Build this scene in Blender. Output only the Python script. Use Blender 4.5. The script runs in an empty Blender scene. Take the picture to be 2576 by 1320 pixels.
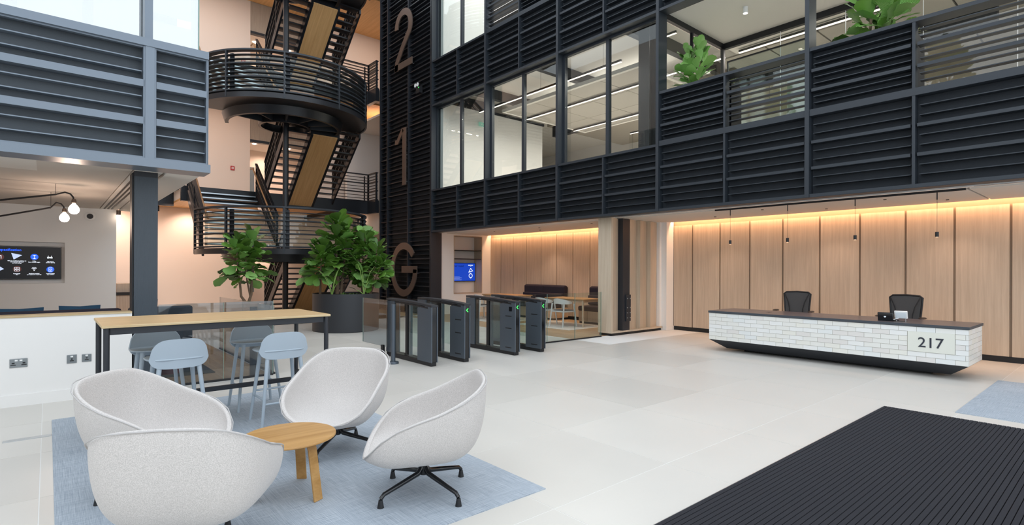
import bpy, bmesh, math, random
from mathutils import Vector, Matrix
random.seed(7)
C = bpy.context.scene.collection
sc = bpy.context.scene
PI = math.pi
R = math.radians

# ---------------- camera ----------------
cam = bpy.data.cameras.new('camera'); camo = bpy.data.objects.new('camera', cam); C.objects.link(camo)
cam.sensor_width = 36; cam.lens = 36*1363.8/2576; cam.shift_y = 16.9/2576
cam.clip_start = .05; cam.clip_end = 200
camo.matrix_world = Matrix.Translation((0,0,1.55)) @ Matrix.Rotation(R(-40.59),4,'Z') @ Matrix.Rotation(R(90),4,'X') @ Matrix.Rotation(-.0032*-1,4,'Z')
sc.camera = camo
# ---------------- world, exposure ----------------
w = bpy.data.worlds.new('sky'); sc.world = w; w.use_nodes = True
nt = w.node_tree; bg = nt.nodes['Background']
bg.inputs[0].default_value = (.87,.935,1.0,1); bg.inputs[1].default_value = 1.45
sc.view_settings.view_transform = 'Standard'; sc.view_settings.look = 'None'
sc.view_settings.gamma = 1; sc.view_settings.exposure = 0.45
sc.view_settings.use_curve_mapping = False
sc.cycles.use_denoising = True
sc.cycles.max_bounces = 8; sc.cycles.diffuse_bounces = 5; sc.cycles.glossy_bounces = 4
sc.cycles.transparent_max_bounces = 24; sc.cycles.caustics_reflective = False; sc.cycles.caustics_refractive = False
sc.cycles.sample_clamp_indirect = 4

def area(name, loc, size, power, color, rot=(0,0,0), sy=None, spread=None):
    l = bpy.data.lights.new(name,'AREA'); l.energy = power; l.color = color
    l.shape = 'RECTANGLE'; l.size = size; l.size_y = sy or size
    if spread: l.spread = R(spread)
    o = bpy.data.objects.new(name,l); C.objects.link(o); o.location = loc; o.rotation_euler = rot
    return o
def spot(name, loc, power, color, to=(0,0,-1), ang=90, blend=.6, r=.04):
    l = bpy.data.lights.new(name,'SPOT'); l.energy = power; l.color = color
    l.spot_size = R(ang); l.spot_blend = blend; l.shadow_soft_size = r
    o = bpy.data.objects.new(name,l); C.objects.link(o); o.location = loc
    o.rotation_euler = Vector(to).to_track_quat('-Z','Y').to_euler()
    return o
def point(name, loc, power, color, r=.05):
    l = bpy.data.lights.new(name,'POINT'); l.energy = power; l.color = color; l.shadow_soft_size = r
    o = bpy.data.objects.new(name,l); C.objects.link(o); o.location = loc; return o
WARM = (1,.56,.30); WARM2 = (1,.70,.54); NEUT = (1,.92,.84)

# ---------------- colour and materials ----------------
def lin(h):
    h = h.lstrip('#'); v = [int(h[i:i+2],16)/255 for i in (0,2,4)]
    return tuple((c/12.92 if c<=.04045 else ((c+.055)/1.055)**2.4) for c in v)+(1,)
MATS = {}
def base(name, hexc, rough=.5, metal=0, spec=.5):
    m = bpy.data.materials.new(name); m.use_nodes = True
    b = m.node_tree.nodes['Principled BSDF']
    b.inputs['Base Color'].default_value = lin(hexc); b.inputs['Roughness'].default_value = rough
    b.inputs['Metallic'].default_value = metal; b.inputs['Specular IOR Level'].default_value = spec
    MATS[name] = m; return m, m.node_tree, b
def N(t, k, **kw):
    n = t.nodes.new(k)
    for a,v in kw.items():
        if a in n.inputs: n.inputs[a].default_value = v
        else: setattr(n,a,v)
    return n
def plain(name, hexc, rough=.5, metal=0, spec=.5, bump=0, bscale=60, var=0, vscale=3):
    m,t,b = base(name,hexc,rough,metal,spec)
    tc = N(t,'ShaderNodeTexCoord')
    if var:
        n = N(t,'ShaderNodeTexNoise',Scale=vscale,Detail=4.0); t.links.new(tc.outputs['Object'],n.inputs['Vector'])
        h = N(t,'ShaderNodeHueSaturation'); h.inputs['Color'].default_value = lin(hexc)
        mr = N(t,'ShaderNodeMapRange'); mr.inputs['To Min'].default_value = 1-var; mr.inputs['To Max'].default_value = 1+var
        t.links.new(n.outputs['Fac'],mr.inputs['Value']); t.links.new(mr.outputs['Result'],h.inputs['Value'])
        t.links.new(h.outputs['Color'],b.inputs['Base Color'])
    if bump:
        n2 = N(t,'ShaderNodeTexNoise',Scale=bscale,Detail=3.0); t.links.new(tc.outputs['Object'],n2.inputs['Vector'])
        bp = N(t,'ShaderNodeBump',Strength=bump,Distance=.01); t.links.new(n2.outputs['Fac'],bp.inputs['Height'])
        t.links.new(bp.outputs['Normal'],b.inputs['Normal'])
    return m
def wood(name, c1, c2, axis='Z', rough=.5, scale=1.0, var=.06):
    m,t,b = base(name,c1,rough)
    tc = N(t,'ShaderNodeTexCoord'); oi = N(t,'ShaderNodeObjectInfo')
    geo = N(t,'ShaderNodeNewGeometry')
    ad = N(t,'ShaderNodeVectorMath',operation='ADD'); t.links.new(geo.outputs['Position'],ad.inputs[0])
    ml = N(t,'ShaderNodeVectorMath',operation='SCALE'); ml.inputs[0].default_value = (7,11,5)
    t.links.new(oi.outputs['Random'],ml.inputs['Scale']); t.links.new(ml.outputs[0],ad.inputs[1])
    mp = N(t,'ShaderNodeMapping'); s = {'X':(.9,22,22),'Y':(22,.9,22),'Z':(22,22,.9),'S':(22,.9,.9)}[axis]
    mp.inputs['Scale'].default_value = tuple(v*scale for v in s); t.links.new(ad.outputs[0],mp.inputs['Vector'])
    n = N(t,'ShaderNodeTexNoise',Scale=1.0,Detail=5.0,Roughness=.62,Distortion=.35); t.links.new(mp.outputs[0],n.inputs['Vector'])
    mp2 = N(t,'ShaderNodeMapping'); mp2.inputs['Scale'].default_value = tuple(v*scale*7 for v in s); t.links.new(ad.outputs[0],mp2.inputs['Vector'])
    n2 = N(t,'ShaderNodeTexNoise',Scale=1.0,Detail=2.0); t.links.new(mp2.outputs[0],n2.inputs['Vector'])
    mx = N(t,'ShaderNodeMath',operation='MULTIPLY_ADD'); mx.inputs[1].default_value = .2
    t.links.new(n2.outputs['Fac'],mx.inputs[0]); t.links.new(n.outputs['Fac'],mx.inputs[2])
    cr = N(t,'ShaderNodeValToRGB'); cr.color_ramp.elements[0].position = .45; cr.color_ramp.elements[1].position = .85
    cr.color_ramp.elements[0].color = lin(c2); cr.color_ramp.elements[1].color = lin(c1)
    t.links.new(mx.outputs[0],cr.inputs[0])
    h = N(t,'ShaderNodeHueSaturation'); mr = N(t,'ShaderNodeMapRange'); mr.inputs['To Min'].default_value = 1-var; mr.inputs['To Max'].default_value = 1+var
    t.links.new(oi.outputs['Random'],mr.inputs['Value']); t.links.new(mr.outputs['Result'],h.inputs['Value'])
    t.links.new(cr.outputs[0],h.inputs['Color']); t.links.new(h.outputs[0],b.inputs['Base Color'])
    return m
def emit(name, hexc, strength):
    m,t,b = base(name,hexc); b.inputs['Emission Color'].default_value = lin(hexc); b.inputs['Emission Strength'].default_value = strength
    b.inputs['Base Color'].default_value = (0,0,0,1)
    return m
def glass(name, tint='#eef6f4', refl=1.0, tintmix=0.0):
    base_r = .42 if name=='coated_window_glass' else .035*refl
    m,t,b = base(name,tint)
    out = t.nodes['Material Output']; tr = N(t,'ShaderNodeBsdfTransparent'); tr.inputs[0].default_value = lin(tint)
    gl = N(t,'ShaderNodeBsdfGlossy'); gl.inputs['Roughness'].default_value = 0.0; gl.inputs['Color'].default_value=(1,1,1,1)
    lw_ = N(t,'ShaderNodeLayerWeight'); lw_.inputs['Blend'].default_value = .5
    pw = N(t,'ShaderNodeMath',operation='POWER'); pw.inputs[1].default_value = 5; t.links.new(lw_.outputs['Facing'],pw.inputs[0])
    mm = N(t,'ShaderNodeMath',operation='MULTIPLY_ADD'); mm.inputs[1].default_value = .9*refl; mm.inputs[2].default_value = base_r
    mm.use_clamp = True
    t.links.new(pw.outputs[0],mm.inputs[0])
    mx = N(t,'ShaderNodeMixShader'); t.links.new(mm.outputs[0],mx.inputs[0]); t.links.new(tr.outputs[0],mx.inputs[1]); t.links.new(gl.outputs[0],mx.inputs[2])
    t.links.new(mx.outputs[0],out.inputs['Surface']); t.nodes.remove(b); return m

M = {}
M['dark'] = plain('dark_steel','#2b2e34',.42,.15,.5)
M['darkfin'] = plain('dark_cladding_steel','#2b3138',.48,.1,.45)
M['back'] = plain('dark_mesh_backing','#2b3036',.7,0,.3,bump=.15,bscale=180,var=.05,vscale=2)
M['leftfin'] = plain('slate_blue_cladding','#727d89',.36,.25,.5)
M['leftback'] = plain('slate_blue_mesh','#4f555b',.7,0,.3,bump=.2,bscale=160,var=.05)
M['stair'] = plain('black_stair_steel','#24262b',.32,.25,.5)
M['column'] = plain('painted_column_steel','#3b444d',.4,.1,.5,bump=.5,bscale=22,var=.06,vscale=12)
M['white'] = plain('white_plaster','#e9e8e6',.85,0,.2,var=.01)
M['ceil'] = plain('white_ceiling','#e2ded8',.9,0,.2)
M['ceilgrey'] = plain('grey_ceiling_panel','#cfc8c0',.9,0,.2)
M['grout'] = plain('grout','#e6e6e4',.8)
M['tilefloor'] = None
M['black'] = plain('matt_black','#15161a',.5)
M['blackgloss'] = plain('gloss_black','#0e0f13',.12,0,.6)
M['oak'] = wood('washed_oak','#d3bfa9','#c0ab95','Z',.55,1.0,.035)
M['mortar'] = plain('desk_mortar','#aeaba3',.85)
M['groove'] = plain('oak_groove','#8f7d6b',.7)
M['oakpale'] = wood('pale_oak_fin','#cdbfab','#bcab96','Z',.55,1.2,.05)
M['oakX'] = wood('oak_along_x','#b9966c','#a07d55','X',.5,.8)
M['oakY'] = wood('oak_along_y','#b9966c','#a07d55','Y',.5,.8)
M['stairoak'] = wood('honey_oak_soffit','#ddb27c','#c79a64','S',.5,.8)
M['handrail'] = wood('handrail_oak','#a97e4e','#8a6338','Y',.4,1)
M['tabletop'] = wood('oak_table_top','#d2b285','#c4a377','X',.4,.6)
M['ply'] = wood('plywood_edge','#d9c7a4','#b79c70','X',.6,1.5)
M['coffee'] = wood('coffee_table_oak','#cfa267','#a87b40','X',.35,.45)
M['floorwood'] = wood('timber_floor','#b6926c','#93714d','Y',.35,.6,.14)
M['floorwoodlight'] = wood('timber_floor_light','#c4a582','#a88a68','Y',.35,.6,.1)
M['metalgrey'] = plain('turnstile_grey','#565f69',.38,.4,.5)
M['alu'] = plain('brushed_aluminium','#c9cdd0',.3,.9,.5)
M['nosing'] = plain('tread_nosing','#b9c2c9',.28,.8,.5)
M['glass'] = glass('clear_glass','#f1f7f5',1.0)
M['greenedge'] = plain('glass_edge','#7c9a92',.15)
M['winglass'] = glass('window_glass','#edf1f0',1.2)
M['smoke'] = glass('tinted_screen_glass','#d3dade',1.6)
M['skyglass'] = glass('coated_window_glass','#dfe7ea',1.0)
M['strip'] = emit('warm_led_strip','#ffc48c',1.8)
M['linear'] = emit('linear_office_light','#ffe9d6',3.2)
M['softlens'] = emit('soft_pendant_lens','#ffd2ae',1.6)
M['lamp'] = emit('glowing_bulb','#ffe6cf',14)
M['down'] = emit('downlight_face','#fff0e0',8)
M['green'] = emit('green_arrow_light','#3cf05a',2.2)
M['exit'] = emit('exit_sign_green','#9fd8bb',.45)
M['pot'] = plain('charcoal_planter','#33363b',.5,.1,.5)
M['soil'] = plain('dark_soil','#2a2a22',.95,bump=.8,bscale=50,var=.4,vscale=40)
M['stool'] = plain('pale_blue_plastic','#a8b5c0',.42,0,.4)
M['stoolleg'] = plain('pale_blue_painted_wood','#a8b5c0',.45)
M['chairwhite'] = plain('pale_grey_painted_wood','#c9cdd0',.5)
M['darkfabric'] = plain('charcoal_upholstery','#33303a',.95,0,.1,bump=.3,bscale=300,var=.08,vscale=8)
M['greyfabric'] = plain('mid_grey_upholstery','#5b5e64',.95,0,.1,bump=.3,bscale=300)
M['bluecushion'] = plain('petrol_blue_cushion','#2f4a60',.95,0,.1,bump=.2,bscale=150)
M['bronze'] = plain('bronzed_metal_letter','#75665d',.45,.6,.5,var=.12,vscale=1.2)
M['counter'] = plain('dark_counter','#565156',.28,0,.5)
M['counteredge'] = plain('dark_counter_edge','#3d434b',.5)
M['plinth'] = plain('dark_desk_plinth','#2f3238',.5,.2,.5)
M['plaque'] = plain('cream_plaque','#dddfd6',.35)
M['ink'] = plain('dark_ink','#2b2f3a',.5)
M['trunk'] = plain('fig_bark','#7d6a58',.9,bump=.5,bscale=60,var=.25,vscale=30)
M['stem'] = plain('green_stem','#7fa052',.5)
M['red'] = plain('red_lacquer','#7c2420',.35)
M['redbox'] = plain('red_alarm_box','#b3262b',.4)
M['whitebox'] = plain('white_plastic','#eef0f0',.35)
M['lilac'] = plain('grey_mesh_fabric','#4c4c4d',.8)
M['socket'] = plain('brushed_nickel_plate','#8a9093',.35,.6)
M['ceramic'] = plain('glazed','#eeeeee',.3)
M['concrete'] = plain('bare_concrete','#a89f92',.9,bump=.3,bscale=8,var=.14,vscale=1.2)
M['raft'] = plain('perforated_raft','#a8a29a',.8,var=.05,vscale=20)
M['foil'] = plain('foil_duct','#c8c4bc',.3,.7,bump=1,bscale=14)
M['blind'] = plain('pale_window_film','#dfe9ef',.5,0,.6)
M['screenblack'] = plain('screen_black','#10141a',.2,0,.6)
M['rug3'] = plain('pale_grey_rug','#c9c6c2',.95,bump=.2,bscale=120)
M['darkrug'] = plain('black_ribbed_rug','#2b2c2e',.95,var=.5,vscale=60)
M['peach'] = plain('white_back_wall','#e8ddd3',.85,0,.2)
M['liftpanel'] = wood('grey_oak_panel','#b4aa9c','#a0968a','Z',.6,1.2)
M['mirror'] = plain('lift_call_panel','#b5bdc0',.2,.8)

def leafmat(name, c1, c2, rough=.32):
    m,t,b = base(name,c1,rough)
    oi = N(t,'ShaderNodeObjectInfo'); cr = N(t,'ShaderNodeValToRGB')
    cr.color_ramp.elements[0].color = lin(c1); cr.color_ramp.elements[1].color = lin(c2)
    tc = N(t,'ShaderNodeTexCoord'); wv = N(t,'ShaderNodeTexWave',Scale=9.0,Distortion=1.0); wv.bands_direction='Y'
    t.links.new(tc.outputs['Object'],wv.inputs['Vector'])
    bp = N(t,'ShaderNodeBump',Strength=.35,Distance=.01); t.links.new(wv.outputs['Fac'],bp.inputs['Height']); t.links.new(bp.outputs[0],b.inputs['Normal'])
    t.links.new(oi.outputs['Random'],cr.inputs[0]); t.links.new(cr.outputs[0],b.inputs['Base Color'])
    return m
M['leaf'] = leafmat('fig_leaf','#45692b','#6a983b')
M['leafup'] = leafmat('pale_fig_leaf','#699a48','#86b562',.45)
M['paddle'] = leafmat('paddle_leaf','#46652f','#55763a')
M['grass'] = leafmat('variegated_grass','#8f9a62','#c9cda0',.6)

# floor tile
m,t,b = base('stone_tile','#cbcbc7',.34,0,.45)
geo = N(t,'ShaderNodeNewGeometry'); oi = N(t,'ShaderNodeObjectInfo')
n = N(t,'ShaderNodeTexNoise',Scale=.9,Detail=6.0,Roughness=.6); t.links.new(geo.outputs['Position'],n.inputs['Vector'])
n2 = N(t,'ShaderNodeTexNoise',Scale=60.0,Detail=2.0); t.links.new(geo.outputs['Position'],n2.inputs['Vector'])
a = N(t,'ShaderNodeMath',operation='ADD'); t.links.new(n.outputs['Fac'],a.inputs[0]); t.links.new(oi.outputs['Random'],a.inputs[1])
a2 = N(t,'ShaderNodeMath',operation='MULTIPLY_ADD'); a2.inputs[1].default_value=.25; t.links.new(n2.outputs['Fac'],a2.inputs[0]); t.links.new(a.outputs[0],a2.inputs[2])
cr = N(t,'ShaderNodeValToRGB'); cr.color_ramp.elements[0].position=.3; cr.color_ramp.elements[1].position=1.0
mr = N(t,'ShaderNodeMath',operation='MULTIPLY'); mr.inputs[1].default_value=.5; t.links.new(a2.outputs[0],mr.inputs[0]); t.links.new(mr.outputs[0],cr.inputs[0])
cr.color_ramp.elements[0].color=lin('#c9c6c0'); cr.color_ramp.elements[1].color=lin('#d5d2cc')
t.links.new(cr.outputs[0],b.inputs['Base Color'])
rr = N(t,'ShaderNodeMapRange'); rr.inputs['To Min'].default_value=.30; rr.inputs['To Max'].default_value=.44; t.links.new(n.outputs['Fac'],rr.inputs['Value']); t.links.new(rr.outputs[0],b.inputs['Roughness'])
M['tile'] = m
# pale brick with random tint
m,t,b = base('glazed_pale_brick','#e6e6e2',.3,0,.5)
oi = N(t,'ShaderNodeObjectInfo'); cr = N(t,'ShaderNodeValToRGB'); cr.color_ramp.interpolation='CONSTANT'
e = cr.color_ramp.elements; e[0].color=lin('#e2e3df'); e[1].position=.35; e[1].color=lin('#e5e7e6')
for p,cc in ((.55,'#dddbd8'),(.7,'#e0e4e4'),(.85,'#e3e3dc')): q=e.new(p); q.color=lin(cc)
t.links.new(oi.outputs['Random'],cr.inputs[0]); t.links.new(cr.outputs[0],b.inputs['Base Color'])
M['brick'] = m
# felt
m,t,b = base('light_grey_felt','#cfcdcb',.95,0,.15)
tc = N(t,'ShaderNodeTexCoord'); n = N(t,'ShaderNodeTexNoise',Scale=240.0,Detail=3.0,Roughness=.7); t.links.new(tc.outputs['Object'],n.inputs['Vector'])
cr = N(t,'ShaderNodeValToRGB'); cr.color_ramp.elements[0].position=.38; cr.color_ramp.elements[1].position=.62
cr.color_ramp.elements[0].color=lin('#b8b4b1'); cr.color_ramp.elements[1].color=lin('#d4cfcc'); t.links.new(n.outputs['Fac'],cr.inputs[0]); t.links.new(cr.outputs[0],b.inputs['Base Color'])
bp = N(t,'ShaderNodeBump',Strength=.25,Distance=.004); t.links.new(n.outputs['Fac'],bp.inputs['Height']); t.links.new(bp.outputs[0],b.inputs['Normal'])
b.inputs['Sheen Weight'].default_value=.2
M['felt'] = m; M['piping'] = plain('felt_piping','#b4b1b0',.9)
# woven rug
def weave(name, lo, hi, sx=1.0):
    m,t,b = base(name,lo,.9,0,.2)
    tc = N(t,'ShaderNodeNewGeometry'); res=[]
    for s in ((260*sx,3.5,1),(3.5,260*sx,1)):
        mp = N(t,'ShaderNodeMapping'); mp.inputs['Scale'].default_value=s; t.links.new(tc.outputs['Position'],mp.inputs['Vector'])
        n = N(t,'ShaderNodeTexNoise',Scale=1.0,Detail=4.0,Roughness=.8); t.links.new(mp.outputs[0],n.inputs['Vector']); res.append(n)
    a = N(t,'ShaderNodeMath',operation='ADD'); t.links.new(res[0].outputs['Fac'],a.inputs[0]); t.links.new(res[1].outputs['Fac'],a.inputs[1])
    h = N(t,'ShaderNodeMath',operation='MULTIPLY'); h.inputs[1].default_value=.5; t.links.new(a.outputs[0],h.inputs[0])
    cr = N(t,'ShaderNodeValToRGB'); cr.color_ramp.elements[0].position=.40; cr.color_ramp.elements[1].position=.60
    cr.color_ramp.elements[0].color=lin(lo); cr.color_ramp.elements[1].color=lin(hi)
    t.links.new(h.outputs[0],cr.inputs[0]); t.links.new(cr.outputs[0],b.inputs['Base Color'])
    bp = N(t,'ShaderNodeBump',Strength=.4,Distance=.003); t.links.new(h.outputs[0],bp.inputs['Height']); t.links.new(bp.outputs[0],b.inputs['Normal'])
    return m
M['rug'] = weave('blue_woven_vinyl','#87929f','#bcc5ce')
m = plain('entrance_mat_pile','#47484e',.98,0,.1,bump=.8,bscale=260,var=.35,vscale=220); M['mat'] = m

# ---------------- geometry helpers ----------------
class MB:
    def __init__(s): s.v=[]; s.f=[]
    def add(s, vs, fs):
        k=len(s.v); s.v += [tuple(v) for v in vs]; s.f += [tuple(i+k for i in f) for f in fs]; return s
    def box(s,x0,x1,y0,y1,z0,z1,mt=None):
        vs=[(x,y,z) for z in (z0,z1) for y in (y0,y1) for x in (x0,x1)]
        if mt: vs=[mt@Vector(v) for v in vs]
        return s.add(vs,[(0,2,3,1),(4,5,7,6),(0,1,5,4),(2,6,7,3),(0,4,6,2),(1,3,7,5)])
    def prism(s, poly, axis, a, b):
        n=len(poly)
        def P(p,q):
            if axis=='X': return (q,p[0],p[1])
            if axis=='Y': return (p[0],q,p[1])
            return (p[0],p[1],q)
        vs=[P(p,a) for p in poly]+[P(p,b) for p in poly]
        fs=[tuple(range(n))[::-1],tuple(range(n,2*n))]+[(i,(i+1)%n,n+(i+1)%n,n+i) for i in range(n)]
        return s.add(vs,fs)
    def tube(s, pts, r, n=8, cap=True, flat=1.0):
        pts=[Vector(p) for p in pts]; rs = r if isinstance(r,(list,tuple)) else [r]*len(pts)
        rings=[]; up=None
        for i,p in enumerate(pts):
            t=(pts[min(i+1,len(pts)-1)]-pts[max(i-1,0)]).normalized()
            if up is None:
                a=Vector((0,0,1)) if abs(t.z)<.9 else Vector((1,0,0)); u=t.cross(a).normalized()
            else: u=(up-t*up.dot(t)).normalized()
            up=u; v=t.cross(u)
            rings.append([p+(u*math.cos(2*PI*k/n)+v*math.sin(2*PI*k/n)*flat)*rs[i] for k in range(n)])
        vs=[q for g in rings for q in g]; fs=[]
        for i in range(len(pts)-1):
            for k in range(n): fs.append((i*n+k,i*n+(k+1)%n,(i+1)*n+(k+1)%n,(i+1)*n+k))
        if cap: fs.append(tuple(range(n))[::-1]); fs.append(tuple(range((len(pts)-1)*n,len(pts)*n)))
        return s.add(vs,fs)
    def lathe(s, prof, n=24, c=(0,0,0), a0=0, a1=2*PI):
        full=abs(a1-a0-2*PI)<1e-6; m=n if full else n+1; vs=[]; fs=[]
        for k in range(m):
            a=a0+(a1-a0)*k/n
            vs+= [(c[0]+r*math.cos(a),c[1]+r*math.sin(a),c[2]+z) for r,z in prof]
        L=len(prof)
        for k in range(n):
            k2=(k+1)%m
            for j in range(L-1): fs.append((k*L+j,k2*L+j,k2*L+j+1,k*L+j+1))
        return s.add(vs,fs)
    def ring(s, c, r0, r1, z0, z1, a0, a1, n=32):   # solid bar along an arc
        vs=[];fs=[]
        for k in range(n+1):
            a=a0+(a1-a0)*k/n; ca,sa=math.cos(a),math.sin(a)
            for r,z in ((r0,z0),(r1,z0),(r1,z1),(r0,z1)): vs.append((c[0]+r*ca,c[1]+r*sa,z))
        for k in range(n):
            for j in range(4): fs.append((k*4+j,(k+1)*4+j,(k+1)*4+(j+1)%4,k*4+(j+1)%4))
        fs.append((3,2,1,0)); fs.append(tuple(n*4+j for j in range(4)))
        return s.add(vs,fs)
    def mesh(s, name, mat, smooth=False):
        me=bpy.data.meshes.new(name); me.from_pydata(s.v,[],s.f); me.materials.append(mat)
        bm=bmesh.new(); bm.from_mesh(me); bmesh.ops.recalc_face_normals(bm,faces=bm.faces); bm.to_mesh(me); bm.free()
        if smooth:
            me.polygons.foreach_set('use_smooth',[True]*len(me.polygons))
            try: me.set_sharp_from_angle(angle=R(38))
            except Exception: pass
        return me
def put(name, me, parent=None, loc=(0,0,0), rot=(0,0,0), scale=None, label=None):
    o=bpy.data.objects.new(name,me); C.objects.link(o); o.parent=parent; o.location=loc; o.rotation_euler=rot
    if scale: o.scale=scale
    if label: o['label']=label
    return o
def obj(name, mb, mat, parent=None, smooth=False, bevel=0, label=None, seg=2):
    o=put(name,mb.mesh(name,mat,smooth),parent,label=label)
    if bevel:
        b=o.modifiers.new('bevel','BEVEL'); b.width=bevel; b.segments=seg; b.limit_method='ANGLE'; b.angle_limit=R(40)
    return o
CUBE={}
def ub(name, mat, parent, x0,x1,y0,y1,z0,z1, label=None, rotz=None):
    if mat.name not in CUBE:
        CUBE[mat.name]=MB().box(-.5,.5,-.5,.5,-.5,.5).mesh('block_'+mat.name,mat)
    o=bpy.data.objects.new(name,CUBE[mat.name]); C.objects.link(o); o.parent=parent
    o.location=((x0+x1)/2,(y0+y1)/2,(z0+z1)/2); o.scale=(max(abs(x1-x0),.0005),max(abs(y1-y0),.0005),max(abs(z1-z0),.0005))
    if label: o['label']=label
    return o
def tag(o,label,cat,group=None,kind=None):
    o['label']=label; o['category']=cat
    if group: o['group']=group
    if kind: o['kind']=kind
    return o
def thing(name,label,cat,loc=(0,0,0),rotz=0,group=None):
    o=bpy.data.objects.new(name,None); C.objects.link(o); o.location=loc; o.rotation_euler=(0,0,rotz); o.empty_display_size=.1
    return tag(o,label,cat,group)
def struct(name,mb=None,mat=None,label=None):
    if mb is None:
        o=bpy.data.objects.new(name,None); C.objects.link(o)
    else: o=obj(name,mb,mat)
    o['kind']='structure'
    if label: o['label']=label
    return o
def dup(root,loc,rotz,label,group=None):
    r=root.copy(); C.objects.link(r); r.location=loc; r.rotation_euler=(0,0,rotz); r['label']=label
    if group: r['group']=group
    for ch in list(root.children):
        c=ch.copy(); C.objects.link(c); c.parent=r
        for g in list(ch.children):
            d=g.copy(); C.objects.link(d); d.parent=c
    return r
def text(name, s, size, mat, parent, origin, facing='-X', ext=.001, align='LEFT', sx=1.0, bold=0):
    cu=bpy.data.curves.new(name,'FONT'); cu.body=s; cu.size=size; cu.extrude=ext; cu.align_x=align; cu.resolution_u=3; cu.offset=bold
    o=bpy.data.objects.new(name,cu); C.objects.link(o)
    bpy.context.view_layer.update()
    me=bpy.data.meshes.new_from_object(o.evaluated_get(bpy.context.evaluated_depsgraph_get()))
    bpy.data.objects.remove(o); bpy.data.curves.remove(cu)
    me.materials.clear(); me.materials.append(mat); me.name=name
    if facing=='-X': mt=Matrix(((0,0,-1,0),(-sx,0,0,0),(0,1,0,0),(0,0,0,1)))
    else: mt=Matrix(((sx,0,0,0),(0,0,-1,0),(0,1,0,0),(0,0,0,1)))
    me.transform(mt)
    return put(name,me,parent,origin)
def ribbon(path, width, a, b, axis='X', closed=False):
    """flat stroke along a 2-D path, extruded from a to b along axis"""
    pts=[Vector(p) for p in path]; L=[];Rr=[]
    for i,p in enumerate(pts):
        q0=pts[i-1] if i>0 else p; q1=pts[i+1] if i<len(pts)-1 else p
        d0=(p-q0).normalized() if i>0 else (q1-p).normalized(); d1=(q1-p).normalized() if i<len(pts)-1 else d0
        n0=Vector((-d0.y,d0.x)); n1=Vector((-d1.y,d1.x)); n=(n0+n1); n=n.normalized() if n.length>1e-6 else n0
        k=width/2/max(n.dot(n0),.35); L.append(p+n*k); Rr.append(p-n*k)
    m=MB(); vs=[];fs=[]
    for q in (a,b):
        for l,r in zip(L,Rr):
            for c in (l,r): vs.append((q,c.x,c.y) if axis=='X' else (c.x,q,c.y))
    n=len(pts); K=2*n
    for i in range(n-1):
        fs.append((2*i,2*i+2,2*i+3,2*i+1)); fs.append((K+2*i,K+2*i+1,K+2*i+3,K+2*i+2))
        fs.append((2*i,K+2*i,K+2*i+2,2*i+2)); fs.append((2*i+1,2*i+3,K+2*i+3,K+2*i+1))
    fs.append((0,1,K+1,K)); fs.append((K-2,2*K-2,2*K-1,K-1))
    return m.add(vs,fs)
# ======================= SETTING =======================
Z0B, Z1S, Z1H, Z2S = 2.77, 4.185, 6.95, 8.465      # band bottom, first floor sill, window head, second floor sill
XF = 9.70                                          # front plane of the right facade
BAY = [15.47,12.55,9.6,6.65,3.7,.75,-2.2]
# ---- floor ----
floor = struct('floor', MB().box(-7,21,-9,26,-.2,-.0018), M['grout'])
tx, ty = 1.267, 1.177
TX0 = 3.765-1.267*6; TY0 = 2.49-1.177*5
k = 0
for i in range(0,13):
    for j in range(0,17):
        x0=TX0+i*tx; y0=TY0+j*ty; x1=x0+tx-.006; y1=y0+ty-.006
        if x0>12.3 or y0>15.6: continue
        if x1>8.87 and y1>8.2 : x1=min(x1,8.87) if x0<8.6 else None
        if x1 is None: continue
        if x0<2.5 and y0>8.2 and x1<2.6: continue
        if x0<2.4 and y1>8.3:
            if x1<=2.5: y1=8.22
            else: ub('floor_tile',M['tile'],floor,2.5,x1,8.2,y1,-.02,0); y1=8.195
        if y1-y0<.05: continue
        ub('floor_tile',M['tile'],floor,x0,min(x1,12.33),y0,y1,-.02,0)
for i in range(5):
    for j in range(6): ub('floor_tile',M['tile'],floor,2.5+i*1.267,2.5+i*1.267+1.262,15.46+j*1.3,15.46+j*1.3+1.295,-.02,0)
# timber floors: meeting area and lounge
def planks(x0,x1,y0,y1,mat,wd=.22,L=2.2):
    x=x0; r=0
    while x<x1-.02:
        y=y0-((r*.73)%L)
        while y<y1-.02:
            a=max(y,y0); b=min(y+L-.004,y1)
            if b-a>.05: ub('floor_plank',mat,floor,x,min(x+wd-.004,x1),a,b,-.02,.0)
            y+=L
        x+=wd; r+=1
planks(8.88,12.33,8.2,15.6,M['floorwoodlight'])
planks(-1.4,2.49,8.3,14.0,M['floorwood'])
ub('floor_back_strip',M['floorwoodlight'],floor,-2,2.49,14,23.3,-.02,0)
ub('floor_back_strip',M['floorwoodlight'],floor,8.88,12.5,15.8,23.3,-.02,0)
# ---- right wall: timber panels behind the reception ----
wr = struct('wall_right')
J = [7.957,7.409,6.676,5.944,5.203,4.448,3.706,2.946,2.217,1.468,.72,-.03,-.78,-1.53]
ub('wall_backing',M['groove'],wr,12.355,12.6,-2.2,15.6,0,2.9)
for a,b in zip(J[:-1],J[1:]): ub('timber_panel',M['oak'],wr,12.33,12.355,b+.018,a-.018,.1,2.68)
J2=[15.6,15.005,14.329,13.647,12.925,12.21,11.503,10.808,10.1,9.4,8.7,8.3]
for a,b in zip(J2[:-1],J2[1:]): ub('timber_panel',M['oak'],wr,12.33,12.355,b+.012,a-.012,.1,2.68)
ub('black_skirting',M['black'],wr,12.338,12.3545,-2.2,15.6,0,.098)
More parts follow.
